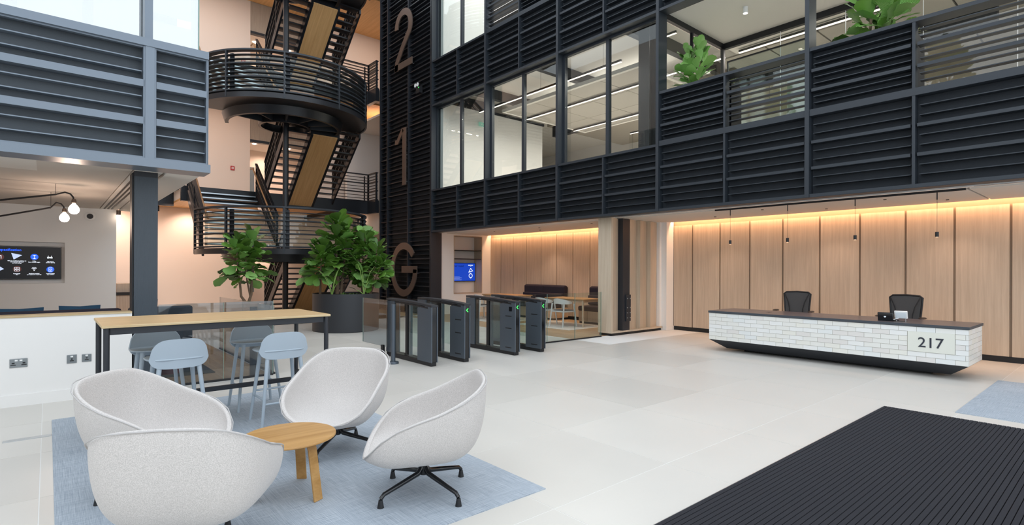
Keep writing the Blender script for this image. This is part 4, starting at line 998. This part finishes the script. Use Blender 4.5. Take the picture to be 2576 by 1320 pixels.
# blue wall screen in the niche
t=thing('television','small wall screen with a bright blue slide in the timber niche','television',(11.36,15.99,1.44))
SB=emit('blue_slide','#0a49cf',.62); obj('bezel',MB().box(-.62,.54,-.03,.05,-.335,.335),M['blackgloss'],t,bevel=.006); ub('screen',SB,t,-.60,.525,-.033,-.031,-.315,.315)
text('slide_title','ther round',.10,BK,t,(-.42,-.035,.19),'-Y')
obj('slide_bar',ribbon([(.22,.25),(.43,.25)],.03,-.036,-.034,'Y'),WH,t); obj('slide_triangle',ribbon([(.33,.14),(.42,.04),(.25,.0),(.33,.14)],.022,-.036,-.034,'Y'),WH,t)
obj('slide_circle',ribbon([(.33+.075*math.cos(R(a)),-.13+.075*math.sin(R(a))) for a in range(0,361,30)],.022,-.036,-.034,'Y'),WH,t)
for i in range(4): obj('slide_line',ribbon([(-.42,-.17-i*.035),(-.10+(.03 if i%2 else -.05),-.17-i*.035)],.006,-.036,-.034,'Y'),PAL,t)
for z in (.205,-.03,-.24): obj('slide_label',ribbon([(.30,z),(.36,z)],.008,-.036,-.034,'Y'),PAL,t)
# ======================= LOUNGE BEHIND THE LOW WALL =======================
t=thing('lounge_sofa','dark grey sofa along the low white wall, only its back edge showing','sofa',(-.9,8.85,0))
obj('sofa_back',MB().box(-1.6,1.62,-.38,-.20,.12,1.035),M['darkfabric'],t,bevel=.03); obj('sofa_seat',MB().box(-1.6,1.62,-.2,.45,.12,.45),M['darkfabric'],t,bevel=.04); obj('sofa_plinth',MB().box(-1.55,1.57,-.3,.4,0,.12),M['black'],t)
def cush(loc,w_,h_,rot,label):
    t_=thing('cushion',label,'cushion',loc,rot)
    m=MB();n=8;vs=[];fs=[]
    for s in (1,-1):
        for i in range(n+1):
            for j in range(n+1):
                u=i/n*2-1;v=j/n*2-1; e_=(1-u**4)*(1-v**4); vs.append((u*w_/2*(1-.06*(1-abs(v))),s*.07*e_**.6,v*h_/2*(1-.06*(1-abs(u)))))
    K=(n+1)**2
    for s in (0,1):
        for i in range(n):
            for j in range(n):
                q=(s*K+i*(n+1)+j,s*K+(i+1)*(n+1)+j,s*K+(i+1)*(n+1)+j+1,s*K+i*(n+1)+j+1); fs.append(q if s else q[::-1])
    o_=obj('cushion_cover',m.add(vs,fs),M['bluecushion'],t_,smooth=True); o_.rotation_euler=(R(-14),0,0)
cush((-.26,8.78,.86),.46,.42,R(3),'petrol blue cushion peeking over the low wall, left one under the television')
cush((.31,8.78,.86),.42,.44,R(-6),'petrol blue cushion peeking over the low wall, middle one')
t=thing('lounge_bench','grey upholstered high-backed bench beyond the glass screen beside the column','bench',(1.42,9.75,0))
obj('bench_back',MB().box(-.52,.30,-.12,.02,.05,.97),M['greyfabric'],t,bevel=.03); obj('bench_seat',MB().box(-.52,.30,.02,.6,.2,.45),M['greyfabric'],t,bevel=.03); obj('bench_base',MB().box(-.5,.28,0,.55,0,.2),M['black'],t)
cush((1.12,9.84,.93),.34,.30,R(0),'petrol blue cushion beside the blue-grey column')
o=obj('dark_rug',MB().box(-.6,1.9,9.0,12.4,0,.01),M['darkrug']); tag(o,'black ribbed rug on the lounge timber floor behind the bar stools','rug')
t=thing('side_table','round pale side table beyond the glass screen','table',(1.95,11.2,0)); obj('table_disc',MB().lathe([(0,.5),(.24,.5),(.25,.49),(.24,.48),(0,.48)],24),M['stool'],t,smooth=True); obj('table_stem',MB().tube([(0,0,0),(0,0,.48)],.02,10),M['black'],t); obj('table_foot',MB().lathe([(0,.012),(.16,.012),(.16,0)],20),M['black'],t)
t=thing('red_pedestal_table','low red mushroom shaped side table on the black rug','table',(1.35,9.35,0)); obj('pedestal',MB().lathe([(0,.42),(.26,.42),(.27,.40),(.22,.37),(.12,.34),(.13,.1),(.17,.02),(.17,0),(0,0)],28),M['red'],t,smooth=True)
# ======================= RUGS AND MAT =======================
o=obj('blue_rug',MB().box(.036,2.673,2.746,7.222,0,.006),M['rug']); tag(o,'large blue-grey woven rug under the lounge chairs and bar table','rug')
o=obj('blue_rug',MB().box(7.53,10.2,-1.5,1.345,0,.006),M['rug']); tag(o,'blue-grey woven rug at the right edge, beyond the black entrance mat','rug')
t=thing('entrance_mat','black ribbed entrance mat sunk in the floor at bottom right','mat',(4.6,.4,0))
ub('mat_tray',M['black'],t,1.6-4.6,7.21-4.6,-1.4-.4,1.92-.4,.0,.003)
n=int((1.915+1.3)/.0357)
for i in range(n):
    y1=1.915-.4-i*.0357; ub('mat_strip',M['mat'],t,1.62-4.6,7.20-4.6,y1-.0300,y1,.003,.017)
for a in ((1.6-4.6,7.225-4.6,1.517,1.524,0,.013),(7.212-4.6,7.22-4.6,-1.8,1.52,0,.008)): ub('mat_frame',M['alu'],t,*a)
# ======================= LOUNGE CHAIRS =======================
RIM=[(0,.0,-.405,.815),(14,.13,-.405,.812),(28,.25,-.392,.80),(42,.335,-.33,.752),(56,.378,-.22,.692),(72,.385,-.09,.632),(88,.385,.04,.59),(104,.385,.16,.545),(120,.365,.262,.475),(136,.305,.338,.385),(152,.205,.375,.325),(168,.085,.385,.305),(180,0,.387,.302)]
def rimpt(a):
    a=a%360; s=1
    if a>180: a=360-a; s=-1
    for p,q in zip(RIM[:-1],RIM[1:]):
        if p[0]<=a<=q[0]:
            u=(a-p[0])/(q[0]-p[0]); return Vector((s*(p[1]+(q[1]-p[1])*u),p[2]+(q[2]-p[2])*u,p[3]+(q[3]-p[3])*u))
def shell_mesh():
    bm=bmesh.new(); NA=30; T=[0,.18,.36,.52,.66,.78,.88,.95,1.0]; c=Vector((0,.0,.250)); rows=[]
    ctr=bm.verts.new(c)
    for t_ in T[1:]:
        row=[]
        for k in range(NA):
            r=rimpt(k*360/NA); h=1-(1-t_)**2.0; v=t_**2.9
            hz=r.z-c.z
            if hz<.12: v=t_**2.0
            row.append(bm.verts.new((r.x*h,r.y*h-(.0),c.z+hz*v)))
        rows.append(row)
    for k in range(NA): bm.faces.new((ctr,rows[0][k],rows[0][(k+1)%NA]))
    for a,b in zip(rows[:-1],rows[1:]):
        for k in range(NA): bm.faces.new((a[k],b[k],b[(k+1)%NA],a[(k+1)%NA]))
    bmesh.ops.recalc_face_normals(bm,faces=bm.faces)
    me=bpy.data.meshes.new('seat_shell'); bm.to_mesh(me); bm.free(); me.materials.append(M['felt']); me.polygons.foreach_set('use_smooth',[True]*len(me.polygons)); return me
def lounge_chair(loc,ang,label,foot=0):
    t=thing('lounge_chair',label,'chair',(loc[0],loc[1],.006),R(ang-90),'grey felt bucket chairs around the coffee table')
    s=put('seat_shell',shell_mesh(),t)
    m=s.modifiers.new('thick','SOLIDIFY'); m.thickness=.034; m.offset=0
    m=s.modifiers.new('sub','SUBSURF'); m.levels=2; m.render_levels=2
    pts=[rimpt(k*5)+Vector((0,0,0)) for k in range(73)]
    pp=[]
    for q in pts:
        o_=Vector((q.x,q.y,0)); o_=o_.normalized()*.020 if o_.length>0 else o_; pp.append(q*1.0+o_*.8-Vector((0,0,.010)))
    obj('piping',MB().tube(pp,.004,6,cap=False),M['piping'],s,smooth=True)
    obj('hub',MB().tube([(0,0,.12),(0,0,.235)],.028,14).lathe([(.03,.215),(.042,.215),(.042,.185),(.03,.18)],14),M['black'],t,smooth=True)
    for k in range(4):
        a=R(foot+90*k-(ang-90)); ca,sa=math.cos(a),math.sin(a)
        obj('base_leg',MB().tube([(.012*ca,.012*sa,.19),(.02*ca,.02*sa,.165),(.05*ca,.05*sa,.135),(.15*ca,.15*sa,.115),(.33*ca,.33*sa,.078),(.355*ca,.355*sa,.055)],[.016,.018,.018,.017,.014,.013],10),M['blackgloss'],t,smooth=True)
        obj('foot',MB().lathe([(0,.055),(.013,.05),(.022,0),(0,0)],14),M['black'],t,smooth=True).location=(.355*ca,.355*sa,0)
    return t
lounge_chair((1.99,3.26),150,'light grey felt bucket chair on the right, seen from its side',8)
lounge_chair((1.90,4.52),226,'light grey felt bucket chair at the back, facing the camera',40)
lounge_chair((.60,4.50),-44,'light grey felt bucket chair at rear left beside the bar table leg',190)
lounge_chair((.60,3.27),60,'light grey felt bucket chair nearest the camera, seen from behind',52)
# ======================= COFFEE TABLE =======================
t=thing('coffee_table','round oak coffee table with bent plywood legs between the bucket chairs','table',(1.265,3.82,.006))
obj('table_top',MB().lathe([(0,.388),(.300,.388),(.305,.392),(.305,.400),(.302,.404),(0,.404)],56),M['coffee'],t,smooth=True)
for a in (53,-66,180):
    path=[(.10,.384),(.16,.384),(.185,.378),(.20,.36),(.21,.33),(.265,0)]
    m=MB(); vs=[];fs=[]; pts=[Vector(p) for p in path]
    rb=ribbon([(p.x,p.y) for p in pts],.014,-.035,.035,'X')
    m=MB().add([Matrix.Rotation(R(a-90),4,'Z')@Vector((v[0],v[1],v[2]-.0)) for v in rb.v],rb.f)
    obj('leg',m,M['coffee'],t,bevel=.003)
# ======================= BAR TABLE AND STOOLS =======================
t=thing('bar_table','long oak topped bar table with black steel frame in front of the lounge','table',(1.31,6.10,0)); HX,HY,HZ=.97,.49,1.07
obj('plywood_edge',MB().box(-HX,HX,-HY,HY,HZ-.024,HZ-.002),M['ply'],t,bevel=.004); ub('table_top',M['tabletop'],t,-HX+.003,HX-.003,-HY+.003,HY-.003,HZ-.002,HZ)
for a in ((-HX+.06,HX-.06,-HY+.04,-HY+.065),(-HX+.06,HX-.06,HY-.065,HY-.04),(-HX+.05,-HX+.075,-HY+.05,HY-.05),(HX-.075,HX-.05,-HY+.05,HY-.05)): ub('apron',M['dark'],t,*a,HZ-.084,HZ-.024)
for sx_ in (-1,1):
    for sy_ in (-1,1): obj('leg',MB().tube([(sx_*(HX-.035),sy_*(HY-.035),.0),(sx_*(HX-.035),sy_*(HY-.035),HZ-.024)],.023,14),M['dark'],t,smooth=True)
ub('foot_rail',M['dark'],t,-HX+.06,HX-.06,-.015,.015,.315,.36)
for sx_ in (-1,1): ub('foot_rail_end',M['dark'],t,sx_*(HX-.035)-.015,sx_*(HX-.035)+.015,-HY+.05,HY-.05,.315,.36)
def bar_stool(loc,rot,label):     # sitter faces +y
    t=thing('bar_stool',label,'stool',loc,rot,'pale blue bar stools at the long table')
    # seat: rounded slab
    pl=[]
    for k in range(28):
        a=2*PI*k/28; c_,s_=math.cos(a),math.sin(a); e_=.62
        pl.append((.245*math.copysign(abs(c_)**e_,c_),.185*math.copysign(abs(s_)**e_,s_)+.0))
    obj('seat',MB().prism(pl,'Z',.722,.738),M['stool'],t,bevel=.006,smooth=True)
    # back shell: curved band with rounded top corners
    m=MB(); vs=[];fs=[]; n=24
    for i in range(n+1):
        u=-1+2*i/n; x=.235*u; y=-.135-.045*(1-abs(u)**2.2); 
        top=.738+.172*(1-abs(u)**4.5)**.6 if abs(u)<1 else .738; bot=.722-.075*(1-abs(u)**5)**.7 if abs(u)<1 else .722
        lean=.05
        for j in range(6):
            q=j/5; z=bot+(top-bot)*q; yy=y-max(0,z-.72)*lean*4*.3
            vs.append((x,yy,z)); 
        for j in range(6):
            q=1-j/5; z=bot+(top-bot)*q; yy=y-max(0,z-.72)*lean*4*.3; vs.append((x*.97,yy+.014,z))
    K=12
    for i in range(n):
        for j in range(K): fs.append((i*K+j,i*K+(j+1)%K,(i+1)*K+(j+1)%K,(i+1)*K+j))
    fs.append(tuple(range(K))); fs.append(tuple(n*K+j for j in range(K))[::-1])
    obj('backrest',m.add(vs,fs),M['stool'],t,smooth=True)
    for sx_ in (-1,1):
        for sy_ in (-1,1): obj('leg',MB().tube([(sx_*.225,sy_*.205-.0,0),(sx_*.15,sy_*.12-.01,.722)],[.014,.021],12),M['stoolleg'],t,smooth=True)
    def L_(sx_,sy_,z): f_=z/.722; return Vector((sx_*(.225-.075*f_),sy_*(.205-.085*f_)-.01*f_,z))
    obj('foot_rung',MB().tube([L_(-1,1,.30),L_(1,1,.30)],.011,8),M['stoolleg'],t); obj('rung',MB().tube([L_(-1,-1,.22),L_(1,-1,.22)],.010,8),M['stoolleg'],t)
    for sx_ in (-1,1): obj('side_rung',MB().tube([L_(sx_,-1,.26),L_(sx_,1,.26)],.010,8),M['stoolleg'],t)
    return t
bs=bar_stool((1.80,5.74,.006),R(0),'pale blue bar stool at the near side of the bar table, right one')
Gs='pale blue bar stools at the long table'
dup(bs,(.90,5.80,.006),R(3),'pale blue bar stool at the near side of the bar table, left one',Gs)
dup(bs,(.86,6.52,.006),R(182),'pale blue bar stool at the far side of the bar table, left one',Gs)
dup(bs,(1.78,6.51,.006),R(180),'pale blue bar stool at the far side of the bar table, right one',Gs)
# ======================= PLANTS =======================
def leafmesh(name,mat,L=1.0,W=.72,wave=.05,pts=((0,.04),(.08,.2),(.24,.55),(.45,.72),(.68,1.0),(.85,.92),(.96,.55),(1.0,.1))):
    m=MB(); vs=[];fs=[]
    for i,(t_,w_) in enumerate(pts):
        y=t_*L; zc=-.16*t_**2*L; hw=w_*W/2
        e_=wave*(1 if i%2 else -.6)
        vs+= [(-hw,y,zc+.10*w_*L*.6+e_*.5),(-hw*.5,y+.01,zc+.05*w_*L*.6),(0,y+.02*L*(t_>.5),zc),(hw*.5,y+.01,zc+.05*w_*L*.6),(hw,y,zc+.10*w_*L*.6-e_*.5)]
    for i in range(len(pts)-1):
        for j in range(4): fs.append((i*5+j,i*5+j+1,(i+1)*5+j+1,(i+1)*5+j))
    return m.add(vs,fs).mesh(name,mat,True)
LM=[leafmesh('leaf',M['leaf']),leafmesh('leaf',M['leaf'],1,.64,.08),leafmesh('leaf',M['leafup'])]
def fig(loc,label,stems,n,size,zlo,spread,seed,cat='plant',up=.22):
    rnd=random.Random(seed); t=thing('fiddle_leaf_fig',label,cat,loc)
    tot=[]
    for st in stems:
        pts=[Vector(p[:3]) for p in st]; obj('trunk',MB().tube(pts,[p[3] for p in st],8),M['trunk'],t,smooth=True); tot.append(pts)
    for i in range(n):
        pts=tot[i%len(tot)]; ztop=pts[-1].z; zl=zlo+rnd.random()*.15
        f_=((i//len(tot))+.5)/(n/len(tot)); z=zl+(ztop-zl)*f_**.9
        p=pts[-1]
        for a,b in zip(pts[:-1],pts[1:]):
            if a.z<=z<=b.z: u=(z-a.z)/max(b.z-a.z,1e-6); p=a.lerp(b,u)
        az=i*2.39996+rnd.uniform(-.3,.3)+ (i%len(tot))*1.3; el=R((-15+75*f_**1.3 if up<.4 else 15+60*f_**.8)+rnd.uniform(-22,22))
        r0=spread*(.9-.65*f_)*rnd.uniform(.1,1.0)
        pos=p+Vector((math.cos(az)*r0,math.sin(az)*r0,0))
        s_=size*rnd.uniform(.72,1.12)*(1.0-.12*f_)
        me=LM[2] if rnd.random()<up else LM[i%2]
        o_=put('leaf',me,t,pos,(0,0,0)); 
        o_.rotation_euler=(Matrix.Rotation(az-PI/2,3,'Z')@Matrix.Rotation(el,3,'X')@Matrix.Rotation(rnd.uniform(-.8,.8),3,'Y')).to_euler(); o_.scale=(s_,s_,s_)
    return t
def pot(loc,r,h,label,soil=True):
    t=thing('planter',label,'planter',loc)
    obj('planter_shell',MB().lathe([(0,0),(r*.985,0),(r,.01),(r,h),(r-.03,h),(r-.035,h-.08)],64),M['pot'],t,smooth=True)
    obj('soil',MB().lathe([(0,h-.03),(r*.5,h-.02),(r-.032,h-.05)],40),M['soil'],t,smooth=True)
    return t
pot((3.50,13.45,0),.345,.63,'small round charcoal planter behind the bar table')
fig((3.50,13.45,.59),'slender fiddle leaf fig with forked trunk behind the bar table',
    [[(0,0,0,.04),(.0,0,.12,.038),(-.13,.02,.32,.028),(-.16,.03,.7,.024),(-.22,.0,1.15,.018),(-.24,.0,1.62,.012)],
     [(0,0,.1,.036),(.08,.0,.35,.03),(.10,.02,.75,.024),(.16,.04,1.2,.018),(.14,.0,1.70,.012)],
     [(.06,0,.3,.02),(.0,.05,.7,.018),(-.02,.05,1.1,.014),(-.03,.05,1.45,.01)]],125,.36,.62,.26,3)
pot((5.78,13.24,0),.81,.93,'big round charcoal planter beside the first turnstile')
B0=(5.78,13.24,.88)
def at(dx,dy=0): # right and away from the camera, seen square on
    return (5.78+.918*dx+.398*dy, 13.24-.398*dx+.918*dy, .88)
fig(at(-.22,.1),'tallest fiddle leaf fig in the big planter',[[(0,0,0,.05),(.02,.0,.5,.04),(-.02,.0,1.0,.03),(-.05,0,1.5,.02),(-.03,0,1.86,.012)],[(.1,0,0,.035),(.16,.02,.6,.03),(.22,0,1.1,.022),(.25,.0,1.65,.012)]],140,.42,.45,.34,11)
fig(at(.42,.15),'middle fiddle leaf fig of the big planter, leaning right',[[(0,0,0,.04),(-.06,.0,.5,.03),(.02,.0,1.0,.022),(.06,0,1.5,.012)]],80,.40,.35,.30,12)
fig(at(.58,-.15),'lower fiddle leaf fig at the right side of the big planter',[[(0,0,0,.03),(.05,-.03,.4,.025),(.12,-.06,.8,.02),(.16,-.08,1.22,.012)],[(.02,0,0,.02),(.16,-.05,.5,.015),(.30,-.12,.9,.01)]],95,.34,.2,.28,13)
fig(at(-.62,-.05),'shorter fiddle leaf fig at the left side of the big planter',[[(0,0,0,.035),(.0,.0,.4,.028),(.02,.0,.8,.02),(.05,.0,1.25,.012)]],75,.38,.3,.30,14)
PM=leafmesh('leaf',M['paddle'],1.0,.34,.02,((0,.2),(.1,.55),(.3,.9),(.5,1.0),(.7,.92),(.86,.6),(.96,.25),(1,.03)))
def paddle(loc,label,specs):
    t=thing('paddle_plant',label,'plant',loc)
    for az,rr,h,s_,pt in specs:
        a=R(az); tip=Vector((math.cos(a)*rr,math.sin(a)*rr,h))
        obj('stalk',MB().tube([(0,0,0),(tip.x*.25,tip.y*.25,h*.45),(tip.x*.6,tip.y*.6,h*.8),tip],[.014,.011,.009,.006],7),M['stem'],t,smooth=True)
        o_=put('leaf',PM,t,tip); o_.rotation_euler=(Matrix.Rotation(a-PI/2,3,'Z')@Matrix.Rotation(R(pt),3,'X')).to_euler(); o_.scale=(s_,s_,s_)
paddle(at(-.33,-.5),'bird of paradise plant with long green stalks, left of two at the planter front',[(160,.30,.62,.42,5),(135,.22,.55,.4,20),(-10,.22,.75,.45,15),(20,.16,.6,.36,30),(200,.2,.35,.25,30),(-60,.15,.3,.2,40)])
paddle(at(.42,-.5),'bird of paradise plant with long green stalks, right of two at the planter front',[(150,.15,.78,.48,60),(-5,.26,.72,.42,12),(120,.05,.6,.3,70),(-40,.12,.35,.24,40),(170,.2,.15,.2,30)])
GR=random.Random(5)
def tuft(name,loc,label,n,L,mat,group=None,w_=.012):
    m=MB()
    for i in range(n):
        az=GR.uniform(0,2*PI); el=GR.uniform(.5,1.45); l=L*GR.uniform(.6,1.1); d=Vector((math.cos(az),math.sin(az),0)); sd=Vector((-d.y,d.x,0))*w_; b=Vector((GR.uniform(-.08,.08),GR.uniform(-.08,.08),0)); q=[]
        for u in (0,.35,.7,1):
            p=b+d*(l*u*math.cos(el)*(1+.3*u))+Vector((0,0,l*(math.sin(el)*u-.45*u*u))); q.append(p)
        k=len(m.v); vs=[]; 
        for j,p in enumerate(q): ww=(1,.9,.6,.08)[j]; vs+=[p-sd*ww,p+sd*ww]
        m.add(vs,[(0,2,3,1),(2,4,5,3),(4,6,7,5)])
    o_=obj(name,m,mat); o_.location=loc; return tag(o_,label,'plant',group)
for dx,dy,lb in ((.1,-.55,'front one'),(-.05,-.3,'left rear one'),(.2,-.35,'right rear one')): tuft('grass_tuft',at(dx,dy),'small dark grass tuft between the stalked plants in the big planter, '+lb,30,.16,M['leaf'],'grass tufts in the big planter',.006)
# terrace planter
for yc,lb in ((5.9,'dark trough planter behind the first solid terrace louvre bay'),(2.95,'dark trough planter behind the second solid terrace louvre bay'),(0.0,'dark trough planter behind the third solid terrace louvre bay')):
    t=thing('planter_trough',lb,'planter',(10.22,yc,4.15)); ub('trough_body',M['black'],t,-.2,.2,-.7,.68,0,1.0); ub('trough_soil',M['soil'],t,-.19,.19,-.68,.66,1.0,1.02)
fig((10.32,6.12,5.15),'pale green fiddle leaf fig in the terrace planter by the corner post',[[(0,0,0,.03),(0,-.05,.5,.02),(0,-.1,1.0,.012)],[(0,.2,0,.03),(0,.15,.5,.02),(0,.18,.95,.012)]],72,.34,.03,.15,21,up=1.0)
fig((10.32,2.75,5.15),'large green fiddle leaf fig in the terrace planter near the top right',[[(0,0,0,.03),(0,-.05,.5,.02),(0,-.05,1.1,.012)],[(0,.25,0,.03),(0,.2,.5,.02),(0,.22,1.1,.012)]],80,.42,.03,.2,22,up=.5)
gl_='spiky variegated grass tufts along the terrace planter'
for i,(y,lb) in enumerate(((5.72,'beside the pale fig'),(5.5,'on the left of the pair by the pale fig'),(5.3,'near the glass door'),(3.45,'just right of the second post'),(3.2,'half way to the large fig'),(2.4,'right of the large fig'))):
    tuft('grass_tuft',(10.12,y,5.2),'spiky grass tuft on the terrace, %s'%lb,60,.30,M['grass'],gl_)
